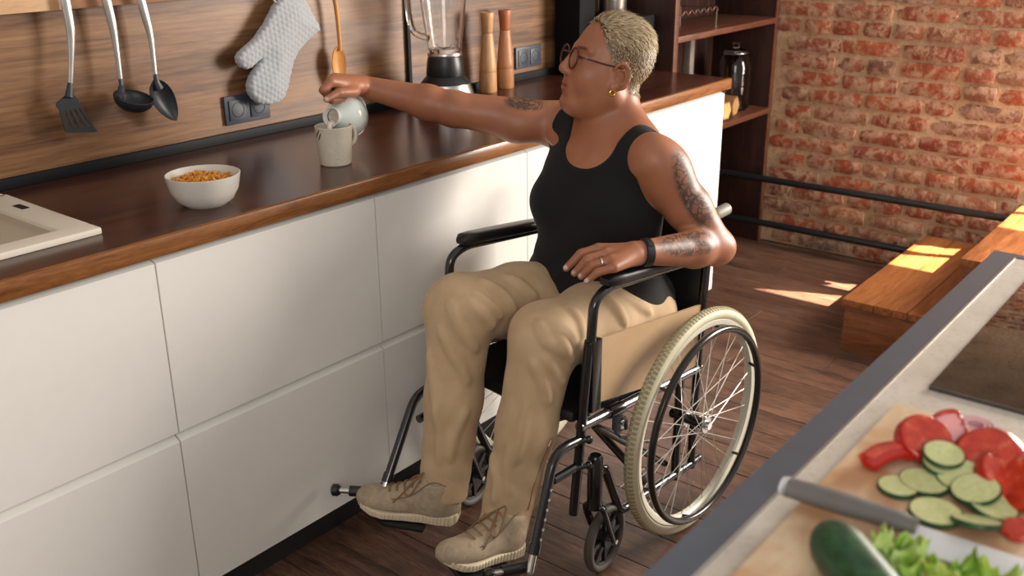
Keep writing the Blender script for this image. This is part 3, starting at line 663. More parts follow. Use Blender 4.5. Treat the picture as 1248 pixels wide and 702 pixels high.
# mug
t_ = NT('mug_stoneware'); v = t_.coord((1, 1, 1), False); n1 = t_.noise(v, 14, 4); n2 = t_.noise(v, 260, 3)
c = t_.ramp(n1, [(.3, lin('c9bfac')), (.7, lin('d8cfbf'))]); c = t_.mix(t_.ramp(n2, [(.62, (0, 0, 0)), (.7, (.6, .6, .6))]), c, lin('8d7f6c')); t_.set(base=c, rough=.5); M['mug'] = t_.m
q = PZ(410, 203, ZC); mo = A3(q[0]+.020, q[1]+.024, ZC); MUGC = mo; t = thing('mug', mo, 'speckled stoneware mug receiving poured milk on the worktop', 'mug')
mb = B().lathe([(0, 0), (.036, 0), (.039, .003), (.0435, .05), (.0460, .093), (.0465, .096), (.0450, .0975), (.0435, .095), (.041, .05), (.036, .008), (0, .007)], mo, n=48).build('body', M['mug'], t)
hd_ = RT*.8+FW*.6; hd_[2] = 0; hd_ /= np.linalg.norm(hd_)
B().tube(cr([mo+hd_*.040+A3(0, 0, .086), mo+hd_*.054+A3(0, 0, .084), mo+hd_*.059+A3(0, 0, .066), mo+hd_*.053+A3(0, 0, .048), mo+hd_*.039+A3(0, 0, .043)], 6), .0045, 10, flat=1.2).build('handle', M['mug'], t)
M['milk'] = plain('milk', 'f0e9da', .3, var=.01); 
B().lathe([(0, .066), (.0405, .066)], mo, n=40).build('milk', M['milk'], t)
M['mark'] = plain('mug_marks', '3b352c', .6); 
for a0, z0, a1, z1 in ((2.25, .092, 2.65, .070), (2.15, .085, 2.4, .064)):
    b = B(); pts = []
    for k in range(7):
        s = k/6; a = a0+(a1-a0)*s; z = z0+(z1-z0)*s; r_ = .0405+.0062*z/.107; D = -FW*A3(1, 1, 0)/np.linalg.norm(FW[:2])
        aa = math.atan2(D[1], D[0])-(a-PI/2)*1.0; pts.append(mo+A3(r_*math.cos(aa), r_*math.sin(aa), z))
    b.tube(pts, [.0006, .0014, .0018, .0018, .0016, .0012, .0005], 6).build('painted_stroke', M['mark'], mb)
# ---------------------------------------------------------------- wheelchair (near wheel plane fitted to the photograph)
TH = math.radians(-3.04); HUB = A3(2.0745, 1.069, .303); BD = A3(math.cos(TH), math.sin(TH), 0); IN = A3(-math.sin(TH), math.cos(TH), 0); ZU = A3(0, 0, 1)
def CH(s, l, z): return A3(HUB[0], HUB[1], 0)+BD*s+IN*l+ZU*z
def LP(x, y, l):
    d = ray(x, y); q = HUB+IN*l; n = IN; return CAM0+d*(((q-CAM0)@n)/(d@n))
def CS(p):  # world -> (s, l, z)
    q = p-A3(HUB[0], HUB[1], 0); return A3(q@BD, q@IN, p[2])
WC = thing('wheelchair', CH(-.1, .28, 0), 'black wheelchair with cream tyres carrying the seated person', 'wheelchair')
M['wblack'] = plain('frame_black', '17181b', .22, var=.02, coat=.5)
M['vinyl'] = plain('black_vinyl', '151517', .42, bump=.1, scale=60)
M['tyre'] = plain('cream_tyre', 'c9c3a8', .6, var=.05)
M['tyre_tread'] = plain('worn_tread', 'a79b78', .75, var=.12)
M['rimm'] = plain('rim_cream', 'd8d4c4', .3, var=.03)
M['spoke'] = plain('spoke_steel', 'dcd9d0', .3, .6, .02)
M['rim_dark'] = plain('hand_rim', '3a3634', .22, .5, .05)
M['tan_panel'] = plain('skirt_panel', 'b79a78', .35, var=.03)
M['grey_rubber'] = plain('caster_rubber', '5a554e', .65)
M['caster_hub'] = plain('caster_hub', '1c1d1f', .4)
WID = .555 ; LFR = .055; LFR2 = WID-.055+.0 ; CL = WID/2   # near wheel l=0, far wheel l=WID
R_ = .303
spoke_mesh = {}
def wheel(l0, sg):
    """sg=-1: outside towards the camera"""
    C = CH(0, l0, R_); tr = R_-.0165
    w = B(); n = 96
    # tyre body
    prof = [(.0165*math.cos(a), .0165*math.sin(a)) for a in np.linspace(0, 2*PI, 15)[:-1]]
    vs = []; fs = []
    for i in range(n):
        a = 2*PI*i/n; rad = BD*math.cos(a)+ZU*math.sin(a)
        for (u, v_) in prof: vs.append(C+rad*(tr+u)+IN*v_)
    m = len(prof)
    for i in range(n):
        for k in range(m): fs.append((i*m+k, i*m+(k+1) % m, ((i+1) % n)*m+(k+1) % m, ((i+1) % n)*m+k))
    W = w.add(vs, fs).build('rear_wheel', M['tyre'], WC, angle=60)
    # tread blocks (fine relief pieces, joined)
    b = B()
    for i in range(150):
        for sd in (-1, 1):
            a = 2*PI*(i+(.5 if sd > 0 else 0))/150; rad = BD*math.cos(a)+ZU*math.sin(a); tg = -BD*math.sin(a)+ZU*math.cos(a)
            for v0, v1 in ((.001, .0075), (.0085, .0125)):
                q0, q1 = sd*v0, sd*v1; r0 = tr+math.sqrt(.0165**2-v0*v0); r1 = tr+math.sqrt(.0165**2-v1*v1); h = .0042
                p = [C+rad*(r0-.002)+IN*q0-tg*h, C+rad*(r0-.002)+IN*q0+tg*h, C+rad*(r1-.002)+IN*q1+tg*h, C+rad*(r1-.002)+IN*q1-tg*h]
                p2 = [C+rad*(r0+.0014)+IN*q0-tg*h*.8, C+rad*(r0+.0014)+IN*q0+tg*h*.8, C+rad*(r1+.0014)+IN*q1+tg*h*.8, C+rad*(r1+.0014)+IN*q1-tg*h*.8]
                b.add(p+p2, [(4, 5, 6, 7), (0, 1, 5, 4), (1, 2, 6, 5), (2, 3, 7, 6), (3, 0, 4, 7)])
    o = b.build('tread', M['tyre_tread'], W, smooth=False); o['kind'] = 'stuff'
    rp = [(-.031, -.011), (-.018, -.0135), (-.017, -.010), (-.022, 0), (-.017, .010), (-.018, .0135), (-.031, .011), (-.036, .006), (-.036, -.006)]
    vs = []; fs = []; m = len(rp)
    for i in range(n):
        a = 2*PI*i/n; rad = BD*math.cos(a)+ZU*math.sin(a)
        for (u, v_) in rp: vs.append(C+rad*(R_-.016+u+.004)+IN*v_)
    for i in range(n):
        for k in range(m): fs.append((i*m+k, i*m+(k+1) % m, ((i+1) % n)*m+(k+1) % m, ((i+1) % n)*m+k))
    B().add(vs, fs).build('rim', M['rimm'], W, angle=30)
    hub = B().tube([C-IN*.03, C+IN*.03], .014, 20).build('hub', M['wblack'], W)
    B().tube([C-IN*.031*1, C-IN*.026], .021, 20).build('hub_flange', M['steel'], hub); B().tube([C+IN*.026, C+IN*.031], .021, 20).build('hub_flange', M['steel'], hub)
    B().tube([C+IN*sg*.028, C+IN*sg*.040], [.013, .010], 16).build('axle_cap', M['chrome'], hub)
    rr = R_-.016-.031
    for i in range(32):
        a = 2*PI*i/32; sd = -1 if i % 2 else 1; tw = (1 if (i//2) % 2 else -1)*1.15
        p0 = C+(BD*math.cos(a+tw)+ZU*math.sin(a+tw))*.021+IN*sd*.027; p1 = C+(BD*math.cos(a)+ZU*math.sin(a))*rr+IN*sd*.002
        B().tube([p0, p1], .0012, 5).build('spoke', M['spoke'], W)
    # hand rim on short brackets
    HR = .264; HO = sg*.034
    H = B().tube([C+(BD*math.cos(a)+ZU*math.sin(a))*(HR-.0095)+IN*HO for a in np.linspace(0, 2*PI, 81)[:-1]], .0095, 12, closed=True).build('hand_rim', M['rim_dark'], W)
    for i in range(6):
        a = 2*PI*i/6+.32; rd = BD*math.cos(a)+ZU*math.sin(a)
        B().tube([C+rd*(R_-.046)+IN*sg*.008, C+rd*(HR-.012)+IN*HO*.85], .0042, 8).build('bracket', M['wblack'], W)
    return W
wheel(0, -1); wheel(WID, 1)
def caster(l, near):
    ax = LP(722, 672, LFR)+0; s0 = CS(ax)[0]
    s0 = CS(LP(741, 640, LFR))[0]-.012; cr_ = .088; c = CH(s0, l, cr_)
    prof = [(.0105*math.cos(a), .0125*math.sin(a)) for a in np.linspace(0, 2*PI, 13)[:-1]]
    vs = []; fs = []; n = 56; m = len(prof); yaw = .12; D = BD*math.cos(yaw)+IN*math.sin(yaw); Nn = IN*math.cos(yaw)-BD*math.sin(yaw)
    for i in range(n):
        a = 2*PI*i/n; rad = D*math.cos(a)+ZU*math.sin(a)
        for u, v_ in prof: vs.append(c+rad*(cr_-.0105+u)+Nn*v_)
    for i in range(n):
        for k in range(m): fs.append((i*m+k, i*m+(k+1) % m, ((i+1) % n)*m+(k+1) % m, ((i+1) % n)*m+k))
    cw = B().add(vs, fs).build('caster_wheel', M['grey_rubber'], WC, angle=60)
    B().tube([c-Nn*.014, c+Nn*.014], .024, 20).build('hub', M['caster_hub'], cw)
    for i in range(8):
        a = 2*PI*i/8; rd = D*math.cos(a)+ZU*math.sin(a); tg = -D*math.sin(a)+ZU*math.cos(a)
        B().prism([c+rd*.02-tg*.008-Nn*.005, c+rd*.02+tg*.008-Nn*.005, c+rd*(cr_-.017)+tg*.0045-Nn*.005, c+rd*(cr_-.017)-tg*.0045-Nn*.005], Nn*.01).build('spoke', M['caster_hub'], cw, smooth=False)
    B().tube([c+(D*math.cos(a)+ZU*math.sin(a))*(cr_-.021) for a in np.linspace(0, 2*PI, 41)[:-1]], .0055, 8, closed=True).build('inner_ring', M['caster_hub'], cw)
    # fork and stem
    st = c-D*.055+ZU*(cr_+.012-0)
    f = B()
    for sd in (-1, 1):
        f.tube(fillet([st+ZU*.028, st+Nn*sd*.024+ZU*.02, st+Nn*sd*.027-ZU*.01+D*.012, c+Nn*sd*.025], .03, 6), [.010]*7*2+[.010, .009], 12, flat=.7, up=Nn)
    fk = f.build('caster_fork', M['wblack'], WC)
    B().tube([c-Nn*.034, c+Nn*.034], .006, 12).build('axle_bolt', M['steel'], fk)
    B().tube([st+ZU*.018, st+ZU*.035, st+ZU*.15, st+ZU*.158], [.022, .0185, .0185, .013], 18).build('caster_housing', M['wblack'], WC)
    return st
def side(near):
    l = LFR if near else LFR2; sg = -1 if near else 1      # sg: lateral outward direction along IN
    def Q(x, y, dl=0):  # pixel on the near frame plane -> chair coordinates, mirrored for the far side
        p = CS(LP(x, y, LFR-dl)); return CH(p[0], l+sg*dl, p[2])
    T = .0115
    # front post
    top = Q(716, 405); bot = Q(699, 622)
    fs_ = CS(bot)[0]
    tq = CS(Q(718, 418)); ptop = CH(tq[0], l, tq[2]); pbot = CH(fs_, l, CS(bot)[2]-.01); fsz = lambda z_: fs_+(tq[0]-fs_)*(z_-pbot[2])/(tq[2]-pbot[2])
    B().tube([pbot, ptop], T, 14).build('front_post', M['wblack'], WC)
    # seat rail and lower rail with the bend behind the caster
    a = Q(716, 516); z_a = CS(a)[2]
    r1 = CH(.09, l, z_a-.030)
    B().tube([CH(CS(a)[0]-.03, l, z_a+.002), r1], .0125, 14).build('seat_rail', M['chromed'], WC)
    B().tube([Q(741, 503)+0, Q(757, 496)+0], .0155, 14).build('clamp', M['wblack'], WC)
    st = caster(l+sg*.0, near)
    b0 = st+ZU*.10
    lowf = Q(757, 622); zl = CS(lowf)[2]
    sL = CS(lowf)[0]
    B().tube(fillet([b0, b0+BD*.035+ZU*.012, CH(sL-.005, l, zl+.0), CH(sL+.05, l, zl), CH(.12, l, zl-.01)], .03, 6), .0115, 14).build('lower_rail', M['wblack'], WC)
    # rear post, back cane and push handle
    gp = CS(LP(884, 255, LFR)); hz = gp[2]
    B().tube(fillet([CH(.078, l, zl-.02), CH(.082, l, .50), CH(.10, l, hz-.01), CH(.155, l, hz-.002)], .03, 6), .0115, 14).build('back_post', M['wblack'], WC)
    B().tube([CH(.118, l, hz-.004), CH(.126, l, hz-.003), CH(gp[0]+.006, l, hz), CH(gp[0]+.012, l, hz)], [.013, .0155, .0155, .011], 16).build('grip', M['grip'], WC)
    B().tube([CH(.0, l+sg*.028, R_), CH(.0, l-sg*.02, R_)], .013, 14).build('axle_tube', M['wblack'], WC)
    B().tube([CH(.0, l, R_-.19+.0), CH(.0, l, z_a-.03)], .0115, 12).build('axle_post', M['wblack'], WC)
    # armrest: front bend, pad, skirt panel with its black front upright
    af = CS(Q(738, 350)); pz0 = af[2]+.002
    a1, a2 = CS(Q(719, 432)), CS(Q(724, 366)); arm = fillet([CH(a1[0], l, a1[2]), CH(a2[0], l, a2[2]), CH(a2[0]+.055, l, pz0-.004), CH(.082, l, pz0-.040)], .05, 8)
    B().tube(arm, .0115, 14).build('armrest_tube', M['wblack'], WC)
    s0 = af[0]-.005
    pad = []
    for s_, w_, zt in ((s0, .013, -.006), (s0+.012, .021, 0), (s0+.05, .0245, .004), (s0+.14, .0245, .003), (s0+.25, .0245, .0), (s0+.305, .021, -.003), (s0+.318, .013, -.008)): pad.append((s_, w_, zt))
    vs = []; fs = []; m = 14
    for s_, w_, zt in pad:
        zc = pz0+.014-.09*(s_-s0); h_ = .014 if 0 < pad.index((s_, w_, zt)) < 6 else .008
        for k in range(m):
            q = 2*PI*k/m; cx = abs(math.cos(q))**.5*math.copysign(1, math.cos(q)); cz_ = abs(math.sin(q))**.6*math.copysign(1, math.sin(q))
            vs.append(CH(s_, l+w_*cx, zc+h_*cz_+zt*.4))
    for i in range(len(pad)-1):
        for k in range(m): fs.append((i*m+k, i*m+(k+1) % m, (i+1)*m+(k+1) % m, (i+1)*m+k))
    fs += [tuple(range(m))[::-1], tuple((len(pad)-1)*m+k for k in range(m))]
    B().add(vs, fs).build('armrest_pad', M['vinyl'], WC, angle=50)
    tl, bl, tr_, br = Q(727, 414), Q(722, 493), Q(847, 373), Q(858, 430)
    zt0, zb0, zt1 = CS(tl)[2], CS(bl)[2], CS(tr_)[2]
    sa = CS(tl)[0]+.002; sb = .078
    ply = [CH(sa, l, zb0), CH(sa, l, zt0), CH(sb, l, zt1-(sb-CS(tr_)[0])*.12), CH(sb, l, zb0-.075)]
    B().prism([p-IN*.003 for p in ply], IN*.006).build('skirt_panel', M['tan_panel'], WC, smooth=False)
    B().prism([CH(sa-.030, l-.013, zb0-.012), CH(sa-.030, l-.013, zt0+.006), CH(sa+.003, l-.013, zt0+.006), CH(sa+.003, l-.013, zb0-.012)], IN*.026).build('panel_upright', M['wblack'], WC, bevel=.002)
    # brake
    bp = Q(752, 510, .012)
    bk = B().prism([bp+BD*-.02+ZU*.01, bp+BD*.02+ZU*.004, bp+BD*.022-ZU*.03, bp-ZU*.045, bp+BD*-.02-ZU*.02], -IN*sg*-.006).build('brake_bracket', M['dark_grey'], WC, bevel=.001)
    B().tube(cr([bp+BD*.01-ZU*.005, bp+BD*.03-ZU*.015, bp+BD*.032-ZU*.04], 4), .008, 10).build('brake_lever', M['wblack'], bk)
    B().tube(fillet([bp-ZU*.02, bp+BD*.01-ZU*.055, bp+BD*.045-ZU*.068, bp+BD*.06-ZU*.07+IN*sg*.05], .015, 5), .0035, 8).build('brake_shoe', M['wblack'], bk)
    for dz in (-.012, -.030): B().ball(bp+BD*.012+ZU*dz+IN*sg*.006, .006, 10).build('bolt', M['steel'], bk)
    # footrest hanger
    dl = .004
    h0, h1, h2, h3 = Q(705, 536), Q(676, 551), Q(668, 572), Q(648, 676)
    z0 = CS(h0)[2]
    f1 = CS(h1); f3 = CS(h3)
    tend = PZ(651, 672, .215) if near else PZ(472, 585, .235)
    hang = fillet([CH(fsz(z0), l, z0-.002), CH(f1[0]+.0, l, f1[2]), tend], .05, 8)
    H = B().tube(hang, .0115, 14).build('footrest_hanger', M['wblack'], WC)
    g0, g1 = Q(700, 570), Q(676, 586)
    B().tube([CH(fs_, l, CS(g0)[2]), CH(CS(g1)[0], l-sg*.004, CS(g1)[2])], .0105, 12).build('hanger_brace', M['wblack'], H)
    for q in (z0, CS(g0)[2]):
        B().tube([CH(fs_-.004, l+sg*.004, q), CH(fs_+.03, l+sg*.018, q)], .006, 10).build('pivot_pin', M['wblack'], H)
        B().ball(CH(fs_+.03, l+sg*.018, q), .010, 10).build('pin_knob', M['wblack'], H)
    e = hang[-1]; dd = hang[-1]-hang[-2]; dd /= np.linalg.norm(dd)
    for k in range(6): B().tube([e-dd*(.03+.022*k)+IN*sg*.0095, e-dd*(.03+.022*k)+IN*sg*.0125], .0038, 8).build('adjusting_hole', M['steel'], H)
    foot = e+dd*.045
    B().tube([e-dd*.012, foot], .0085, 12).build('footrest_tube', M['chrome'], H)
    B().tube([e-dd*.018, e+dd*.006], .014, 14).build('collar', M['wblack'], H)
    return foot, l, sg
M['chromed'] = plain('rail_chrome', '8b8c90', .14, .9, .03)
M['grip'] = plain('grip_grey', '8a867c', .5, var=.1)
FEET = [side(True), side(False)]
# seat, backrest, cross brace
sz = CS(LP(716, 516, LFR))[2]
B().prism([CH(-.43, LFR+.012, sz+.012), CH(.07, LFR+.012, sz-.022), CH(.07, LFR+.012, sz+.006), CH(-.425, LFR+.012, sz+.038)], IN*(LFR2-LFR-.024)).build('seat', M['vinyl'], WC, bevel=.008)
B().prism([CH(.075, LFR, sz+.05), CH(.094, LFR, .79), CH(.104, LFR, .79), CH(.086, LFR, sz+.05)], IN*(LFR2-LFR)).build('backrest', M['vinyl'], WC, bevel=.004)
for a, c in ((LFR+.01, LFR2-.01), (LFR2-.01, LFR+.01)): B().tube([CH(-.12+.02*(a > c), a, .15), CH(-.12+.02*(a > c), c, sz-.02)], .011, 12).build('cross_brace', M['wblack'], WC)
for l in (LFR, LFR2): B().tube([CH(-.34, l+(.02 if l == LFR else -.02), sz-.03), CH(-.02, l+(.02 if l == LFR else -.02), .16)], .009, 12).build('side_strut', M['wblack'], WC)
# footplates with their pivot tubes
SHOE = {'L': (PZ(630, 671, .135), PZ(543, 690, .185)), 'R': (PZ(557, 635, .150), PZ(447, 616, .168))}
for key, (foot, l, sg), (e0, e1) in (('L', FEET[0], (PZ(652, 688, .165), PZ(596, 701, .165))), ('R', FEET[1], (PZ(472, 601, .195), PZ(409, 597, .195)))):
    h_, t_2 = SHOE[key]; D = t_2-h_; D /= np.linalg.norm(D); S_ = np.cross(ZU, D); S_ /= np.linalg.norm(S_); Nn = np.cross(D, S_)
    if Nn[2] < 0: Nn = -Nn
    ins = -1 if key == 'R' else 1      # plate reaches from the pivot tube under the sole
    c = (h_*.45+t_2*.55)-Nn*.0065
    tb = (e0+e1)/2; off = (tb-c)@S_; s1 = off; s0_ = -math.copysign(.055, off)
    out = [(-.055, s0_), (.04, s0_), (.075, s0_*.6), (.085, s1*.5), (.07, s1), (-.06, s1)]
    f = B().prism([c+D*a+S_*b_-Nn*.006 for a, b_ in out], Nn*.010).build('footplate', M['black_plastic'], WC, bevel=.003)
    d = (e1-e0)/np.linalg.norm(e1-e0)
    B().tube([e0+(e1-e0)*.05, e0+(e1-e0)*.72], .0135, 14).build('pivot_sleeve', M['wblack'], f)
    B().tube([e0+(e1-e0)*.6, e1], .0075, 12).build('pivot_tube', M['chrome'], f)
    B().tube([e1-d*.012, e1-d*.006, e1+d*.006, e1+d*.010], [.011, .0155, .0155, .011], 14).build('end_knob', M['wblack'], f)
    B().tube([foot, e0], .008, 10).build('footplate_link', M['chrome'], f)
# ---------------------------------------------------------------- the seated person
PE = thing('person', (2.02, 1.35, .45), 'person in black tank top and beige trousers sitting in a wheelchair, pouring milk', 'person')
def unit(v): v = np.array(v, float); return v/np.linalg.norm(v)
# head frame
HF = unit((-.805, .592, 0)); HL = np.cross(ZU, HF); _p = math.radians(15.5); HU = ZU*math.cos(_p)-HF*math.sin(_p); HF = HF*math.cos(_p)+ZU*math.sin(_p)
HC = PY(739, 82, 1.37)
def hd3_(f, l, u): return HC+HF*f+HL*l+HU*u
HR3 = np.stack([HF, HL, HU])
def EL(f, l, u, a, b_, c, R=None): return P_el(hd3_(f, l, u), (a, b_, c), HR3 if R is None else R)
def RC(p, q, a, b_): return P_rc(hd3_(*p), hd3_(*q), a, b_)
ops = []
def add(q, k=.02, s=1): ops.append((q, k, s))
# torso
TF = unit((-1, .05, 0)); TL = np.cross(ZU, TF); TR3 = np.stack([TF, TL, ZU])
def tp(f, l, z): return A3(2.055, 1.35, 0)+TF*f+TL*l+ZU*z
SHL = PY(797, 194, 1.19); SHR = PY(684, 152, 1.53)
torso = [(P_el(tp(0, 0, .57), (.125, .185, .11), TR3), .03), (P_el(tp(.045, 0, .66), (.130, .175, .11), TR3), .05), (P_el(tp(.030, 0, .79), (.115, .165, .13), TR3), .05),
         (P_el(tp(.008, 0, .90), (.110, .168, .12), TR3), .05), (P_el(tp(.078, .075, .845), (.066, .072, .064), TR3), .035), (P_el(tp(.078, -.085, .845), (.066, .072, .064), TR3), .035),
         (P_rc(tp(-.015, .045, .995), SHL+A3(0, .0, -.006), .062, .053), .045), (P_rc(tp(-.01, -.045, .995), SHR+A3(0, 0, -.004), .06, .055), .045)]
for q, k in torso: add(q, k)
NB = tp(.0, 0, .985)
add(P_rc(hd3_(-.035, 0, -.055), NB, .054, .060), .035)
add(P_rc(hd3_(-.045, .0, -.07), tp(-.03, .085, 1.005), .038, .038), .04); add(P_rc(hd3_(-.045, 0, -.07), tp(-.03, -.09, .995), .035, .035), .04)
add(P_rc(tp(.075, .02, .965), tp(.03, .15, .985), .012, .014), .02); add(P_rc(tp(.075, -.02, .965), tp(.03, -.15, .99), .012, .014), .02)
# left arm resting on the armrest
ELB = PY(872, 301, 1.065); WRL = PZ(781, 308, .812)
add(P_rc(SHL, SHL*.45+ELB*.55+A3(0, 0, 0), .056, .053), .03); add(P_rc(SHL*.45+ELB*.55, ELB, .054, .043), .02)
add(P_el(SHL*.82+ELB*.18+A3(.005, -.008, 0), (.052, .052, .068)), .03)
fm = ELB*.7+WRL*.3; add(P_rc(ELB, fm, .041, .044), .02); add(P_rc(fm, WRL, .044, .0275), .02); add(P_el(ELB+A3(.012, -.004, -.004), (.034, .034, .034)), .02)
# right arm reaching to the jug
ELR = PY(553, 133, 1.735); WRR = PY(446, 106, 1.915)
add(P_rc(SHR, ELR, .058, .044), .03); add(P_el(SHR*.6+ELR*.4+A3(0, 0, -.012), (.06, .06, .05)), .03)
fm = ELR*.7+WRR*.3; add(P_rc(ELR, fm, .043, .043), .02); add(P_rc(fm, WRR, .043, .0275), .02)
# legs under the trousers
HPL, HPR = A3(2.05, 1.255, .575), A3(2.04, 1.445, .575)
KNL, KNR = PY(664, 412, 1.255), PY(560, 376, 1.465)
ANL, ANR = PY(611, 634, 1.262), PY(538, 594, 1.452)
for h_, k_, a_ in ((HPL, KNL, ANL), (HPR, KNR, ANR)):
    add(P_rc(h_, k_, .075, .055), .03); add(P_rc(k_, a_, .052, .026), .02)
# head
add(EL(-.014, 0, .037, .097, .075, .090), .02)
add(EL(.026, 0, -.03, .066, .062, .088), .03)
add(EL(.02, .043, -.045, .045, .024, .05), .03); add(EL(.02, -.043, -.045, .045, .024, .05), .03)
add(RC((-.012, .05, -.06), (.055, .016, -.104), .022, .022), .02); add(RC((-.012, -.05, -.06), (.055, -.016, -.104), .022, .022), .02)
add(EL(.068, 0, -.100, .024, .028, .019), .02); add(EL(.02, 0, -.100, .05, .045, .03), .03)
for s in (1, -1):
    add(EL(.060, s*.036, -.028, .026, .024, .028), .025)
    add(RC((.080, s*.010, .030), (.068, s*.045, .030), .010, .010), .015)
    add(EL(.096, s*.031, .010, .013, .017, .011), .012, -1)
    add(EL(.072, s*.032, .009, .0155, .017, .0135), .006)
    add(EL(.096, s*.0125, -.030, .012, .0085, .0085), .008)
    _a = unit(HF*.82-HL*s*.5+HU*.0); R_e = np.stack([_a, unit(HL*s*.82+HF*.5), HU])
    add(EL(-.010, s*.078, -.010, .025, .009, .034, R_e), .008); add(EL(-.006, s*.088, -.005, .014, .008, .021, R_e), .006, -1)
    add(EL(.0, s*.077, -.038, .010, .007, .011), .006)
    ec_ = hd3_(-.010, s*.081, -.010); eo = R_e[1]; hx = [ec_+_a*.0215*math.cos(q)+HU*.0315*math.sin(q)+eo*.0075 for q in np.linspace(.5, 4.2, 9)]
    for p_, q_ in zip(hx, hx[1:]): add(P_rc(p_, q_, .0042, .0042), .003)
    ah = [ec_+_a*.010*math.cos(q)-_a*.003+HU*.018*math.sin(q)+eo*.006 for q in np.linspace(1.0, 4.6, 6)]
    for p_, q_ in zip(ah, ah[1:]): add(P_rc(p_, q_, .0030, .0030), .003)
    add(P_el(ec_+_a*.006-HU*.004+eo*.006, (.008, .008, .011)), .004, -1)
add(RC((.086, 0, .022), (.106, 0, -.024), .008, .011), .012); add(EL(.103, 0, -.026, .012, .012, .011), .008)
add(EL(.078, 0, -.064, .020, .030, .020), .015)
add(EL(.0850, 0, -.0575, .010, .023, .0065), .005); add(EL(.0835, 0, -.0710, .0100, .020, .0070), .005)
add(EL(.097, 0, -.0645, .012, .024, .0014), .003, -1)
add(EL(.096, 0, -.090, .008, .018, .006), .012, -1)
# left hand
kn = [PZ(*q) for q in ((729, 303, .822), (739, 309, .820), (744, 317, .815), (748, 326, .806))]
tip = [PZ(*q) for q in ((690, 327, .782), (700, 333, .779), (708, 337, .778), (715, 343, .778))]
mid = [PZ(*q) for q in ((708, 309, .815), (716, 316, .812), (722, 323, .806), (728, 332, .798))]
pal = (kn[1]+kn[2])/2
for i in range(4):
    add(P_rc(WRL*.75+kn[i]*.25, kn[i], .020, .0125), .014)
for i in range(4):
    r0 = (.0105, .0108, .0103, .0092)[i]
    add(P_rc(kn[i], mid[i], r0+.0012, r0), .004); add(P_rc(mid[i], tip[i], r0, r0*.78), .003)
add(P_rc(WRL*.6+kn[0]*.4+A3(0, .01, -.012), kn[0]+A3(-.012, .028, -.026), .015, .010), .01)
# right hand closed round the jug handle
JD = unit(FW*A3(1, 1, 0))           # away from the camera
kk = [PY(404, 99, 1.905)+JD*(.019*(i-.6)) for i in range(4)]
for i in range(4):
    b0 = WRR+JD*(.011*(i-1.5)); add(P_rc(b0*.8+kk[i]*.2, kk[i], .020, .0125), .014)
    k1 = PY(395, 109, 1.905)+JD*(.019*(i-.6)); k2 = PY(405, 121, 1.905)+JD*(.019*(i-.6)); k3 = PY(419, 119, 1.905)+JD*(.019*(i-.6))
    add(P_rc(kk[i], k1, .0118, .0108), .003); add(P_rc(k1, k2, .0106, .0098), .003); add(P_rc(k2, k3, .0098, .0085), .003)
t0 = PY(432, 112, 1.885); t1 = PY(413, 113, 1.868); t2 = PY(398, 121, 1.864)
add(P_rc(t0, t1, .0145, .0115), .008); add(P_rc(t1, t2, .0112, .0085), .004)
add(P_el((WRR*.5+kk[1]*.5)+A3(0, 0, -.006), (.03, .03, .018)), .015)
body_f, blo, bhi = field(ops)
# skin with ink and lips
me = sdf_mesh('person_body', body_f, blo, bhi, .0036, 1)
V = np.empty(len(me.vertices)*3, np.float32); me.vertices.foreach_get('co', V); V = V.reshape(-1, 3).astype(float)
def blob(c, r, R=None):
    l = (V-c) if R is None else (V-c)@R.T
    return np.clip((1.15-np.linalg.norm(l/np.array(r), axis=1))/.3, 0, 1)
tat = np.zeros(len(V))
def axes(p, q):
    x_ = unit(q-p); z_ = unit(np.cross(x_, FW)); return np.stack([x_, z_, np.cross(x_, z_)])
a0, a1 = march(body_f, 832, 200), march(body_f, 858, 262); tat = np.maximum(tat, blob((a0+a1)/2, (.105, .036, .06), axes(a0, a1)))
a0, a1 = march(body_f, 806, 300), march(body_f, 876, 293); tat = np.maximum(tat, blob((a0+a1)/2, (.105, .030, .05), axes(a0, a1)))
a0, a1 = march(body_f, 622, 122), march(body_f, 658, 124); tat = np.maximum(tat, blob((a0+a1)/2+A3(0, 0, -.004), (.052, .028, .05), axes(a0, a1)))
vattr(me, 'tattoo', tat)
hl = (V-HC)@HR3.T
vattr(me, 'lips', np.clip((1.2-np.linalg.norm((hl-A3(.096, 0, -.0645))/A3(.016, .024, .0155), axis=1))/.3, 0, 1))
hf = np.interp(hl[:, 2], [-.2, -.09, -.05, -.012, .0, .03, .055, .09, .125, .2], [-.2, -.075, -.050, -.040, .006, .026, .044, .056, .076, .08])
hmask = np.clip((hf-hl[:, 0]+.002)/.012, 0, 1)*np.clip((hl[:, 2]+.052+.25*np.clip(-hl[:, 0]-.075, 0, 1))/.02, 0, 1)*(np.linalg.norm(hl/A3(.12, .10, .14), axis=1) < 1.05)
earr = np.clip((np.linalg.norm((np.abs(hl)*A3(0, 1, 0)+hl*A3(1, 0, 1)-A3(-.012, .084, -.012))/A3(.028, .018, .040), axis=1)-1)/.15, 0, 1); hmask = hmask*earr
vattr(me, 'hairline', hmask)
eyel = np.clip((1.1-np.linalg.norm((hl*A3(1, 0, 1)+np.abs(hl)*A3(0, 1, 0)-A3(.086, .033, .009))/A3(.012, .014, .0035), axis=1))/.25, 0, 1)
brow = np.clip((1.1-np.linalg.norm((hl*A3(1, 0, 1)+np.abs(hl)*A3(0, 1, 0)-A3(.086, .033, .031))/A3(.016, .022, .0045), axis=1))/.25, 0, 1); vattr(me, 'brow', np.maximum(brow, eyel))
nails = np.zeros(len(V))
for i in range(4): nails = np.maximum(nails, blob(tip[i]+unit(tip[i]-mid[i])*.004+A3(0, -.003, .006), (.0065, .0065, .006)))
nails = np.maximum(nails, blob(t2-JD*.008+A3(0, 0, .001), (.007, .006, .007)))
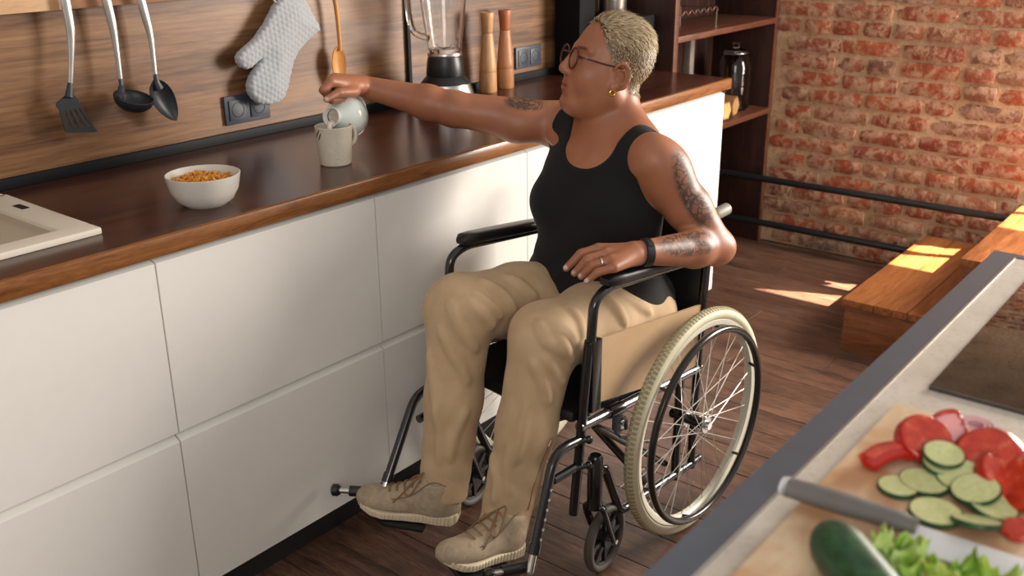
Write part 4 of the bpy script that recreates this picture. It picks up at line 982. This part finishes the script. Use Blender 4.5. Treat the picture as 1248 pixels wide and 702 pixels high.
vattr(me, 'nails', nails)
t = NT('skin'); v = t.coord((1, 1, 1), False)
def at(n): x_ = t.n('ShaderNodeAttribute'); x_.attribute_name = n; return x_.outputs['Fac']
n1 = t.noise(v, 9, 4); n2 = t.noise(v, 240, 3)
c = t.ramp(n1, [(.3, lin('9a6247')), (.7, lin('ab7153'))])
c = t.mix(t.math('MULTIPLY', at('lips'), .55), c, lin('8e4a42'))
c = t.mix(t.math('MULTIPLY', at('brow'), .8), c, lin('4a2f20'))
c = t.mix(t.math('MULTIPLY', at('hairline'), .9), c, lin('4f3c28'))
wv = t.n('ShaderNodeTexVoronoi', feature='DISTANCE_TO_EDGE'); wv.inputs['Scale'].default_value = 46
vd = t.n('ShaderNodeTexNoise'); vd.inputs['Scale'].default_value = 24; t.l(v, vd.inputs['Vector']); vm = t.n('ShaderNodeVectorMath', operation='MULTIPLY_ADD'); t.l(vd.outputs['Color'], vm.inputs[0]); vm.inputs[1].default_value = (.09, .09, .09); t.l(v, vm.inputs[2]); t.l(vm.outputs[0], wv.inputs['Vector'])
ln = t.ramp(wv.outputs['Distance'], [(.03, (1, 1, 1)), (.13, (.35, .35, .35))]); bl = t.ramp(t.noise(v, 38, 3), [(.42, (0, 0, 0)), (.60, (.85, .85, .85))])
ink = t.math('MULTIPLY', t.math('MAXIMUM', ln, bl), t.math('MULTIPLY', at('tattoo'), .95)); c = t.mix(ink, c, lin('2c2725'))
c = t.mix(t.math('MULTIPLY', at('nails'), .75), c, lin('e3cfc2'))
t.set(base=c, rough=.45, sss=.12); t.b.inputs['Subsurface Radius'].default_value = (.012, .005, .003); t.b.inputs['Subsurface Scale'].default_value = .6; t.bump(n2, .12, .0008)
body = link('body', me, t.m, PE)
# ---------------------------------------------------------------- tank top
to = [(q, k, 1) for q, k in torso]
to = [((q[0], q[1], q[2]+.007, q[3]) if q[0] == 'el' else (q[0], q[1], q[2], q[3]+.006, q[4]+.006), k, 1) for q, k, s in to]
to.append((P_rc(tp(.0, .0, .985), tp(-.02, .0, 1.03), .066, .05), .03, 1))
to.append((P_el(tp(-.02, 0, .60), (.145, .178, .10), TR3), .04, 1))
# neck opening, arm holes and hem
to.append((P_rc(tp(.09, 0, 1.035), tp(-.02, 0, 1.09), .078, .10), .006, -1)); to.append((P_el(tp(.13, 0, 1.02), (.12, .088, .072), TR3), .006, -1))
to.append((P_el(SHL+TL*.048+A3(0, 0, -.015)+TF*.005, (.085, .064, .125), TR3), .006, -1)); to.append((P_el(SHR-TL*.048+A3(0, 0, -.012)+TF*.012, (.085, .064, .125), TR3), .006, -1))
to.append((P_el(tp(.0, 0, .35), (.4, .4, .20), TR3), .006, -1))
tank_f, tlo, thi = field(to)
def tank_d(V, N):
    fold = np.sin(V[:, 2]*95+6*np.sin(V[:, 1]*14)+8*V[:, 0])*np.clip((.78-V[:, 2])/.1, 0, 1)*np.clip((V[:, 2]-.55)/.05, 0, 1)
    f2 = np.sin(V[:, 1]*70+V[:, 2]*40)*np.clip((V[:, 2]-.85)/.1, 0, 1)*.4
    return V+N*(fold*.0022+f2*.001)[:, None]
t = NT('tank_jersey'); v = t.coord((1, 1, 1), False); n1 = t.noise(v, 900, 2); t.set(base=lin('0b0c0e'), rough=.9, sheen=.03); t.bump(n1, .2, .0006)
tk = link('tank_top', sdf_mesh('tank_top', tank_f, tlo, thi, .005, 2, tank_d), t.m, PE)
# ---------------------------------------------------------------- trousers
po = []
def pa(q, k=.03, s=1): po.append((q, k, s))
pa(P_el(tp(-.005, 0, .565), (.140, .195, .095), TR3), .03)
for h_, k_, a_, sh in ((HPL, KNL, ANL, 1), (HPR, KNR, ANR, -1)):
    kt = k_+A3(.0, 0, .0); up = h_*.5+k_*.5
    pa(P_rc(h_, up, .100, .092), .04); pa(P_rc(up, kt, .092, .078), .03)
    sm = k_*.5+a_*.5+A3(.012, 0, 0); pa(P_rc(kt, sm, .078, .066), .03); pa(P_rc(sm, a_+A3(.006, 0, -.02), .066, .059), .03)
    d = unit(unit(a_-k_)*.4+A3(0, 0, -1)*.6); pa(P_el(a_+d*.318, (.3, .3, .3)), .003, -1)
    pa(P_rc(a_-d*.005+A3(.004, 0, 0), a_+d*.2, .040, .044), .003, -1)
pb_f, plo, phi = field(po)
def ridge(pts, r=.0075, k=.016):
    P = [march(pb_f, *q) for q in pts]
    if max(np.linalg.norm(p-q) for p, q in zip(P, P[1:])) > .09: return
    P = cr(P, 4); n = len(P)-1; w = [r*(.25+.75*math.sin(PI*(.06+.88*i/n))) for i in range(n+1)]
    for i in range(n): po.append((P_rc(P[i]+FW*w[i]*.62, P[i+1]+FW*w[i+1]*.62, w[i], w[i+1]), k, 1))
for pts in ([(618, 338), (634, 348), (652, 362)], [(588, 342), (606, 354), (620, 370), (626, 382)], [(580, 358), (596, 372), (610, 386)], [(573, 370), (588, 384), (600, 398)], [(548, 368), (556, 390), (568, 410), (580, 426)], [(537, 402), (550, 428), (562, 448), (570, 466)], [(523, 430), (529, 465), (533, 500)],
            [(655, 394), (663, 410), (676, 422), (690, 430)], [(690, 374), (703, 388), (709, 408)], [(680, 408), (689, 424), (697, 440)], [(664, 436), (676, 452), (686, 466)], [(650, 442), (661, 464), (668, 490)], [(740, 364), (752, 378), (761, 394)], [(756, 360), (776, 372), (792, 380)],
            [(530, 500), (537, 530), (535, 562)], [(568, 500), (553, 530), (548, 560)], [(600, 556), (606, 586), (603, 612)], [(626, 536), (619, 568), (620, 600)], [(642, 496), (635, 530), (628, 562)]):
    ridge(pts)
pant_f, plo, phi = field(po)
def pant_d(V, N):
    d = 0
    for h_, k_, a_ in ((HPL, KNL, ANL), (HPR, KNR, ANR)):
        r_ = np.linalg.norm(V-k_, axis=1); m = np.exp(-(r_/.14)**2); w = np.linalg.norm(V-(a_+A3(0, 0, .05)), axis=1); m2 = np.exp(-(w/.09)**2)
        ph = 10*np.sin(V[:, 0]*9+V[:, 1]*17); d = d+m*np.sin((V-k_)@unit(A3(.5, .3, -1))*70+ph*.25)*.0008+m2*np.sin(V[:, 2]*85+V[:, 0]*60+V[:, 1]*30)*.0014
    lat = np.sin(V[:, 0]*34+V[:, 2]*21+3*np.sin(V[:, 1]*19))*.0008+np.sin(V[:, 1]*47-V[:, 0]*23+V[:, 2]*12)*.0006
    return V+N*(d+lat)[:, None]
t = NT('chino_cloth'); v = t.coord((1, 1, 1), False); n1 = t.noise(v, 1100, 2); n2 = t.noise(v, 16, 4)
t.set(base=t.ramp(n2, [(.3, lin('b79a76')), (.7, lin('c5a985'))]), rough=.8, sheen=.1); t.bump(t.math('ADD', n1, t.math('MULTIPLY', n2, 3)), .25, .0012); M['chino'] = t.m
pan = link('trousers', sdf_mesh('trousers', pant_f, plo, phi, .0045, 1, pant_d), M['chino'], PE)
M['seam'] = plain('trouser_seam', '8a6d49', .85)
for pts in ([(700, 458), (694, 480), (684, 505), (672, 535), (660, 565), (650, 595), (644, 622)],):
    B().tube(cr([march(pant_f, *q) for q in pts], 4), .0011, 6).build('seam', M['seam'], pan)
# ---------------------------------------------------------------- shoes
M['shoe'] = wood('shoe_suede', ['93826c', 'a8977f', 'b7a68e'], (1, 1, 1), .85, .15, base=40, rnd=False); M['sole'] = plain('sole_rubber', 'd6c8ac', .7, var=.05); M['lace'] = plain('lace', '8a6a45', .8); M['sock'] = plain('sock', 'd8d2c8', .9); M['shoe2'] = plain('shoe_overlay', '7d705f', .6)
def shoe(key, an):
    h_, tt = SHOE[key]; D = unit(tt-h_); S_ = unit(np.cross(ZU, D)); Nn = np.cross(D, S_); R = np.stack([D, S_, Nn])
    h_ = h_-D*.004
    kx = (np.linalg.norm(tt-h_)+.024)/.272; kw = .95
    g = lambda a, b_, c: h_+D*a*kx+S_*b_*kw+Nn*c*kw
    out = [(0, 0), (.002, .018), (.012, .029), (.045, .033), (.09, .033), (.14, .038), (.19, .0455), (.225, .042), (.252, .030), (.268, .012), (.272, 0)]
    sd = -1 if key == 'L' else 1
    out = [(a, b_*1.08+(.002 if b_ else 0)) for a, b_ in out]; pl = np.array([(a, b_*1.0) for a, b_ in out]+[(a, -b_) for a, b_ in out[-2:0:-1]])
    def lift(a): return np.clip((a-.19)/.08, 0, 1)**2*.018+np.clip((.03-a)/.03, 0, 1)**2*.006
    def sole_f(p):
        l = (p-h_)@R.T/A3(kx, kw, kw); d2 = polysd(l[:, :2]*A3(1, 1, 0)[:2], pl); th = .019+.011*np.clip((.16-l[:, 0])/.16, 0, 1); z = l[:, 2]-lift(l[:, 0]); w = np.abs(z-th/2-.0005)-th/2
        q = np.stack([d2+.004, w+.004], 1); return np.minimum(q.max(1), 0)+np.linalg.norm(np.maximum(q, 0), axis=1)-.004
    def sole_d(V, N):
        l = (V-h_)@R.T; ang = np.arctan2(l[:, 1]*3, l[:, 0]-.136); side = np.clip(1-np.abs(N@Nn)*1.6, 0, 1)
        return V+N*(np.sin(l[:, 0]*kx*2*PI/.0085)*.0017*side)[:, None]
    lo = np.min([g(a, b_, c) for a in (-.01, .29) for b_ in (-.06, .06) for c in (-.01, .06)], axis=0); hi = np.max([g(a, b_, c) for a in (-.01, .29) for b_ in (-.06, .06) for c in (-.01, .06)], axis=0)
    su = []
    def a_(q, k=.02, s=1): su.append((q, k, s))
    a_(P_el(g(.048, 0, .04), np.array((.052, .034, .048))*A3(kx, kw, kw), R), .02); a_(P_el(g(.11, 0, .042), np.array((.085, .036, .040))*A3(kx, kw, kw), R), .03); a_(P_el(g(.195, 0, .032), np.array((.074, .043, .030))*A3(kx, kw, kw), R), .03); a_(P_el(g(.235, 0, .030), np.array((.034, .034, .022))*A3(kx, kw, kw), R), .02)
    a_(P_rc(g(.05, 0, .07), g(.052, 0, .098), .040, .038), .02); a_(P_rc(g(.125, 0, .062), g(.075, 0, .095), .026, .030), .025)
    a_(P_rc(g(.056, 0, .085), g(.062, 0, .16), .029, .034), .006, -1)
    a_(P_el(g(.13, 0, -.036), np.array((.3, .2, .058))*A3(kx, kw, kw), R), .004, -1)
    up_f, l2, h2 = field(su)
    S0 = link('shoe', sdf_mesh('shoe', up_f, l2, h2, .0032, 1), M['shoe'], PE)
    link('sole', sdf_mesh('sole', sole_f, lo, hi, .0022, 0, sole_d), M['sole'], S0)
    def top(a, b_):
        q = g(a, b_, .16)
        for _ in range(80):
            v_ = up_f(q[None])[0]
            if v_ < .001: break
            q = q-Nn*max(v_*.7, .0006)
        return q+Nn*.001
    for i in range(5):
        a = .10+.020*i; w = .024-.001*i
        B().tube(cr([top(a, -w), top(a+.004, -w*.5)+Nn*.0015, top(a+.006, 0)+Nn*.002, top(a+.004, w*.5)+Nn*.0015, top(a, w)], 4), .0027, 6, flat=.6).build('lace', M['lace'], S0)
    for s in (-1, 1):
        B().tube(cr([top(.105, 0)+Nn*.003, top(.095, s*.018)+Nn*.012, top(.12, s*.036)+Nn*.010, top(.14, s*.028)+Nn*.003, top(.115, s*.008)+Nn*.004], 5), .0021, 6).build('lace_bow', M['lace'], S0)
        B().tube(cr([top(.105, 0)+Nn*.003, top(.125, s*.02)+Nn*.006, top(.15, s*.034)+Nn*.003, top(.165, s*.040)+Nn*.001], 5), .0019, 6).build('lace_end', M['lace'], S0)
    for s in (-1, 1):
        B().tube(cr([top(.03, s*.030), top(.07, s*.034), top(.12, s*.034), top(.17, s*.036)], 4), .0016, 6).build('stitched_band', M['shoe2'], S0)
    B().tube([g(.056, 0, .06), an*.5+g(.058, 0, .13)*.5, an+A3(0, 0, .02)], [.033, .035, .036], 18).build('sock', M['sock'], PE)
shoe('L', ANL); shoe('R', ANR)
# ---------------------------------------------------------------- hair
F_ = np.empty(len(me.polygons)*4, np.int32); me.loops.foreach_get('vertex_index', F_)
Nv = vnormals(V, F_.reshape(-1, 4)); cand = np.nonzero(hmask > .45)[0]; rs = np.random.RandomState(5)
cnt = 9000; pick = rs.choice(cand, cnt); root = V[pick]+rs.normal(0, .0012, (cnt, 3)); nr = Nv[pick]; hr = hl[pick]
topw = np.clip((hr[:, 2]-.05)/.06, 0, 1); back = np.clip((-hr[:, 0]-.03)/.05, 0, 1)
lenh = .0055+.021*topw+.003*back*(1-topw); lenh *= rs.uniform(.7, 1.25, cnt)
flow = (-HF)[None]*(1.0*topw+.55*(1-topw))[:, None]+(-HU)[None]*(.15*topw+.9*(1-topw))[:, None]
flow = flow+HL[None]*(.35*np.sin(hr[:, 1]*90+hr[:, 0]*40)*topw)[:, None]+rs.normal(0, .22, (cnt, 3))
flow -= nr*(flow*nr).sum(1)[:, None]; flow /= np.linalg.norm(flow, axis=1)[:, None]; lift_ = (.30+.12*topw)[:, None]
sdv = np.cross(flow, nr); wid = (.0008+.0008*topw)[:, None]
p0 = root-nr*.0005; p1 = root+(flow*.5+nr*lift_*.75)*lenh[:, None]; p2 = root+(flow*1.05+nr*lift_*.8)*lenh[:, None]
hv = np.stack([p0-sdv*wid, p0+sdv*wid, p1-sdv*wid*.9, p1+sdv*wid*.9, p2], 1).reshape(-1, 3); base_i = (np.arange(cnt)*5)[:, None]
tri = np.concatenate([base_i+np.array([[0, 1, 3]]), base_i+np.array([[0, 3, 2]]), base_i+np.array([[2, 3, 4]])], 0)
hm = bpy.data.meshes.new('hair'); hm.from_pydata(hv.tolist(), [], tri.tolist()); hm.polygons.foreach_set('use_smooth', [True]*len(hm.polygons))
tone = np.repeat(np.clip(rs.normal(.34, .22, cnt)+.36*topw, 0, 1), 5); vattr(hm, 'tone', tone); tipv = np.tile([0, 0, .6, .6, 1.], cnt); vattr(hm, 'tip', tipv)
t = NT('bleached_hair'); c = t.ramp(at('tone') if False else (lambda x_: (setattr(x_, 'attribute_name', 'tone'), x_.outputs['Fac'])[1])(t.n('ShaderNodeAttribute')), [(0, lin('6f5a3f')), (.4, lin('a48c66')), (1, lin('e2d2b2'))])
x_ = t.n('ShaderNodeAttribute'); x_.attribute_name = 'tip'; c = t.mix(t.ramp(x_.outputs['Fac'], [(0, (1, 1, 1)), (.5, (0, 0, 0))]), c, lin('44321f')); t.set(base=c, rough=.5)
hair = link('hair', hm, t.m, PE)
# ---------------------------------------------------------------- glasses, earring, bracelet, ring
M['gframe'] = plain('glasses_frame', '4a1d1a', .25)
t = NT('lens'); t.set(base=(1, 1, 1, 1), rough=.02, trans=1., ior=1.05); M['lens'] = t.m
ring = lambda s, r_=.0245: [hd3_(.100-.012*abs(math.sin(a)*0)-.10*(s*(.033+r_*math.cos(a))*s)**1*.18, s*(.033)+r_*1.05*math.cos(a), .004+r_*math.sin(a)) for a in np.linspace(0, 2*PI, 37)[:-1]]
G = B().tube(ring(1), .0022, 8, closed=True).build('glasses', M['gframe'], PE)
B().tube(ring(-1), .0022, 8, closed=True).build('rim', M['gframe'], G)
for s in (1, -1):
    rp = ring(s, .0232); B().prism([p-HF*.0006 for p in rp], HF*.0012).build('lens', M['lens'], G, smooth=False)
    B().tube(cr([hd3_(.096, s*.057, .012), hd3_(.085, s*.072, .012), hd3_(.04, s*.0765, .010), hd3_(-.005, s*.0815, .010), hd3_(-.022, s*.086, .006), hd3_(-.034, s*.083, -.012)], 5), .0021, 8).build('temple', M['gframe'], G)
B().tube(cr([hd3_(.099, .011, .010), hd3_(.105, 0, .014), hd3_(.099, -.011, .010)], 5), .002, 8).build('bridge', M['gframe'], G)
M['gold'] = plain('gold', 'd8a94a', .2, 1.)
ec = hd3_(.002, .086, -.050)
B().tube([ec+HU*.0065*math.cos(a)+HF*.0065*math.sin(a) for a in np.linspace(0, 2*PI, 25)[:-1]], .0017, 8, closed=True).build('earring', M['gold'], PE)
wa = unit(kn[1]-WRL); wb = unit(np.cross(wa, ZU)); wc = np.cross(wb, wa)
wcn = WRL-wa*.012
bd = B().lathe([(.0305, -.010), (.0325, -.009), (.0330, 0), (.0325, .009), (.0305, .010)], wcn, wb, wc*.96, wa, 36).build('fitness_band', M['nylon'], PE)
B().lathe([(.0328, -.0075), (.0345, -.006), (.0345, .006), (.0328, .0075)], wcn, wb, wc*.96, wa, 10, PI*.25, PI*.75).build('band_display', M['black_plastic'], bd)
rgc = kn[2]*.5+mid[2]*.5; ra = unit(mid[2]-kn[2]); rb = unit(np.cross(ra, ZU)); rc_ = np.cross(rb, ra)
B().tube([rgc+(rb*math.cos(a)+rc_*math.sin(a))*.0122 for a in np.linspace(0, 2*PI, 25)[:-1]], .0021, 8, closed=True).build('finger_ring', M['steel'], PE)
# ---------------------------------------------------------------- milk jug held in the right hand
t_ = NT('jug_porcelain'); t_.set(base=lin('f2efe8'), rough=.2, coat=.3, sss=.3); M['jug'] = t_.m
JC = PY(421, 142, 1.925); JA = unit(-JD*.82-RT*A3(1, 1, 0)*.36+ZU*.16); JX = unit(np.cross(JA, ZU)); JY = np.cross(JX, JA); JY = JY if JY[2] > 0 else -JY
J = thing('milk_jug', JC-ZU*.05, 'small white milk jug tilted over the mug in the hand', 'jug')
pr = [(0, -.048), (.032, -.048), (.046, -.036), (.054, -.010), (.052, .012), (.040, .034), (.027, .046), (.0215, .054), (.0225, .062), (.0245, .066), (.0225, .0665), (.0195, .061), (.0185, .054), (.024, .044), (.036, .032), (.048, .010), (.046, -.028), (0, -.042)]
B().lathe(pr, JC, JX, JY, JA, 40).build('body', M['jug'], J)
B().lathe([(0, .050), (.0185, .050)], JC, JX, JY, JA, 28).build('milk', M['milk'], J)
ht = [JC+JA*.03+JY*.040, PY(418, 115, 1.915), PY(430, 112, 1.92), PY(441, 122, 1.93), PY(445.5, 140, 1.94), PY(443, 155, 1.945), PY(435, 163, 1.945), PY(428, 158, 1.945)]
B().tube(cr(ht, 6), .0048, 12, flat=1.1).build('handle', M['jug'], J)
lip = JC+JA*.0655-JY*.021
B().tube(cr([lip-JA*.008+JY*.004, lip+JA*.004-JY*.001, lip+JA*.007-ZU*.012, lip+JA*.008-ZU*.035, A3(lip[0]+JA[0]*.008, lip[1]+JA[1]*.008, ZC+.074)], 5), [.009]*5+[.0055]*5+[.0042]*5+[.0036]*6, 10).build('milk_stream', M['milk'], J)
# ---------------------------------------------------------------- food on the island
BT = .952
t = NT('board_wood'); v = t.coord((2.0, 9, 9), False); n1 = t.noise(v, 3, 5, .6, 1.); v2 = t.coord((1, 1, 1), False); n2 = t.noise(v2, 11, 3)
c = t.ramp(n1, [(.3, lin('d8bc98')), (.7, lin('e8d2b2'))]); c = t.mix(t.ramp(n2, [(.46, (0, 0, 0)), (.62, (.6, .6, .6))]), c, lin('c07a45')); t.set(base=c, rough=.42); M['board'] = t.m
o = B().box(.60, 1.185, -.06, .336, .939, BT).build('cutting_board', M['board'], bevel=.005); tag(o, 'wooden cutting board under the vegetables on the island', 'cutting board')
M['cuke'] = wood('cucumber_skin', ['14301c', '224a2c', '3a6a3c'], (3, 3, 3), .4, .2, base=9, rnd=False); M['cukein'] = wood('cucumber_flesh', ['b9c37c', 'd3d79a', 'e0e2b4'], (1, 1, 1), .35, .1, base=60, rnd=True, val=.06)
c0, c1 = PZ(1002, 645, BT+.026), PZ(1080, 742, BT+.026); ax = unit(c1-c0); K = thing('cucumber', c0-ZU*.026, 'whole dark green cucumber lying beside the knife', 'cucumber')
n = 22; L = .20; pts = [c0+ax*L*i/n for i in range(n+1)]; rad = [.0265*min(1, math.sqrt(max(0.02, 1-(1-min(1, i/n*5))**2)))*min(1, math.sqrt(max(.02, 1-(1-min(1, (1-i/n)*5))**2))) for i in range(n+1)]
B().tube(pts, rad, 18).build('body', M['cuke'], K, angle=80)
B().tube([c0-ax*.004, c0+ax*.003], [.003, .005], 8).build('stem_end', M['cukein'], K)
def slice_(px_, py_, z, nx, ny, r, lab, nz=1.):
    c = PZ(px_, py_, z); Z_ = unit((nx, ny, nz)); X_ = unit(np.cross(Z_, (0, 1, 0))); Y_ = np.cross(Z_, X_)
    s = thing('cucumber_slice', c, lab, 'cucumber slice', 'cucumber slices on the board')
    B().lathe([(0, -.0028), (r*.97, -.0028), (r, -.0018), (r, .0018), (r*.97, .0026), (r*.94, .0027)], c, X_, Y_, Z_, 28).build('peel', M['cuke'], s)
    B().lathe([(r*.95, .0024), (r*.93, .0030), (0, .0030)], c, X_, Y_, Z_, 28).build('flesh', M['cukein'], s)
slice_(1126, 588, BT+.004, 0, 0, .0265, 'round cucumber slice lying flat below the red tomato slice')
slice_(1094, 594, BT+.0035, 0, 0, .021, 'cucumber slice half hidden at the left of the slices')
slice_(1140, 625, BT+.004, 0, .0, .0265, 'cucumber slice lying flat right against the knife blade')
slice_(1190, 636, BT+.010, .35, .15, .024, 'oval tilted cucumber slice next to the pink tomato scrap')
slice_(1171, 580, BT+.012, -.25, .1, .025, 'middle cucumber slice of the fan below the tomato')
slice_(1189, 597, BT+.014, -.2, .15, .025, 'lower cucumber slice of the fan beside the tomato wedges')
slice_(1209, 616, BT+.006, .0, -.2, .026, 'pale cucumber slice at the right end of the fan')
slice_(1150, 554, BT+.022, -.15, -.1, .022, 'top cucumber slice of the small stack by the tomato')
slice_(1149, 565, BT+.013, -.15, -.1, .022, 'lower cucumber slice of the small stack by the tomato')
M['tomskin'] = plain('tomato_skin', 'b81f14', .25, var=.1, coat=.4); M['tomflesh'] = wood('tomato_flesh', ['b52a18', 'd8452c', 'e2684a'], (1, 1, 1), .25, .1, base=40, rnd=True, val=.05, coat=.5)
t = NT('tomato'); x_ = t.n('ShaderNodeAttribute'); x_.attribute_name = 'cut'; v = t.coord((1, 1, 1), True); n1 = t.noise(v, 70, 3)
fl = t.ramp(n1, [(.35, lin('b8301c')), (.6, lin('d9482c')), (.75, lin('e58a62'))]); t.set(base=t.mix(x_.outputs['Fac'], lin('b41c12'), fl), rough=.25, coat=.4); M['tom'] = t.m
def wedge(px_, py_, r, cuts, lab):
    c = PZ(px_, py_, BT+r*.55); w = [(P_el(c, (r, r, r*.85)), .004, 1)]; pl = []
    for n_, o_ in cuts+[((0, 0, -1), r*.5)]:
        n_ = unit(n_); w.append((P_el(c+n_*(o_+.6), (.6, .6, .6)), .0015, -1)); pl.append((n_, o_))
    f, l_, h_ = field(w); m_ = sdf_mesh('tomato_wedge', f, l_, h_, .0032, 1); q = np.empty(len(m_.vertices)*3, np.float32); m_.vertices.foreach_get('co', q); q = q.reshape(-1, 3)
    k_ = np.max([np.clip(1-np.abs((q-c)@n_-o_-.0008)/.0022, 0, 1) for n_, o_ in pl], axis=0); vattr(m_, 'cut', k_)
    o = link('tomato_wedge', m_, M['tom']); tag(o, lab, 'tomato', 'tomato pieces on the board')
wedge(1126, 536, .033, [((-.3, -.5, .8), .008)], 'big tomato chunk with bright cut face at the back of the board')
wedge(1165, 530, .034, [((-.75, -.25, .45), .002), ((.9, -.5, .1), .012)], 'tomato wedge standing with a pointed red corner next to the onion')
wedge(1208, 556, .036, [((-.6, .2, .75), .016)], 'upper tomato wedge of the heap at the right edge')
wedge(1224, 578, .032, [((-.2, -.6, .8), .006), ((.7, .6, 0), .012)], 'middle tomato wedge of the heap at the right edge')
wedge(1256, 592, .036, [((-.5, .5, .6), .012)], 'lowest tomato wedge of the heap at the right edge')
wedge(1236, 645, .016, [((-.5, .3, .8), .002)], 'small pinkish tomato scrap beside the oval cucumber slice')
def strip(px0, px1, r, lab):
    a, c = PZ(*px0, BT+.009), PZ(*px1, BT+.009); w = thing('tomato_slice', (a+c)/2-ZU*.009, lab, 'tomato', 'tomato pieces on the board')
    P_ = cr([a, a*.65+c*.35+A3(.006, .003, .003), a*.3+c*.7+A3(.006, .002, .003), c], 5); B().tube(P_, [.007]+[r]*(len(P_)-2)+[.006], 12, flat=.65).build('flesh', M['tomflesh'], w)
    B().tube([p+ZU*-.0015-A3(.003, .003, 0) for p in P_], [.007]+[r*.98]*(len(P_)-2)+[.006], 12, flat=.65).build('skin', M['tomskin'], w)
strip((1055, 563), (1106, 549), .0125, 'long red tomato slice lying alone at the left of the vegetables')
M['onion'] = plain('onion_pink', 'd9b3b8', .3, var=.1)
c = PZ(1188, 522, BT+.008); on = thing('onion_piece', c, 'pale pink onion piece behind the tomatoes', 'onion')
for k in range(3): B().lathe([(.022-.005*k, -.004), (.0225-.005*k, .006), (.0195-.005*k, .006), (.019-.005*k, -.004)], c, n=24).build('ring', M['onion'], on)
# knife
M['kblade'] = plain('ceramic_blade', 'dfe2e6', .25, var=.02); M['khandle'] = plain('knife_handle', '6e6a68', .5); 
kz = BT+.014; q0, q1 = PZ(956, 592, kz), PZ(1118, 642, kz); d = unit(q1-q0); sdn = unit(np.cross(ZU, d)); Kn = thing('knife', (q0+q1)/2-ZU*.014, 'knife with grey handle and white blade across the board', 'knife')
hb = B().tube(cr([q0, q0+d*.015, q0+d*.07, q0+d*.12, q1], 4), [.009]+[.0130]*4+[.0140]*4+[.0130]*4+[.0105]*4, 14, flat=.75).build('handle', M['khandle'], Kn)
B().tube([q0-d*.003, q0+d*.004], [.011, .0132], 14, flat=.78).build('end_cap', M['kblade'], hb)
s_ = sdn if sdn[0] < 0 else -sdn
bl = [q1-d*.012+s_*-.011, q1+d*.15+s_*-.008, q1+d*.185+s_*.008, q1+d*.15+s_*.024, q1+d*.06+s_*.034, q1+d*.004+s_*.036, q1-d*.012+s_*.006]
B().prism([p-ZU*.006 for p in bl], ZU*.002).build('blade', M['kblade'], Kn, bevel=.0006)
# lettuce leaves
t = NT('lettuce_leaf'); v = t.coord((1, 1, 1), True); n1 = t.noise(v, 30, 4); t.set(base=t.ramp(n1, [(.3, lin('5f8f2a')), (.5, lin('9cc04c')), (.75, lin('d3e29a'))]), rough=.4); t.b.inputs['Subsurface Weight'].default_value = .1; M['lett'] = t.m
def leaf(px_, py_, r, seed, lab, h=.02):
    c = PZ(px_, py_, BT+.004); rs = random.Random(seed); n = 14; m = 26; vs = []; fs = []; ph = [rs.uniform(0, 6) for _ in range(6)]
    for i in range(n+1):
        for k in range(m):
            a = 2*PI*k/m; q = i/n; rr_ = r*q*(1+.18*math.sin(3*a+ph[0])+.1*math.sin(7*a+ph[1])); z = h*(.35+.5*math.sin(2*a+ph[2])*q+.35*math.sin(9*a+ph[3])*q**3+.3*math.sin(18*q+ph[4]+2*a)*q)+.012*q*q
            vs.append(c+A3(rr_*math.cos(a), rr_*math.sin(a), max(.0, z)))
    for i in range(n):
        for k in range(m): fs.append((i*m+k, i*m+(k+1) % m, (i+1)*m+(k+1) % m, (i+1)*m+k))
    o = B().add(vs, fs).build('lettuce_leaf', M['lett'], angle=80); tag(o, lab, 'lettuce', 'lettuce leaves by the knife blade'); return o
leaf(1092, 690, .022, 1, 'curly light green lettuce leaf between cucumber and blade', .03)
leaf(1114, 706, .024, 2, 'lettuce leaf just below the knife blade', .026)
leaf(1090, 716, .022, 3, 'darker lettuce leaf touching the cucumber', .022)
leaf(1172, 722, .020, 4, 'small lettuce scrap below the middle of the blade', .022)
leaf(1212, 722, .020, 5, 'lettuce scrap at the bottom edge below the blade tip', .024)
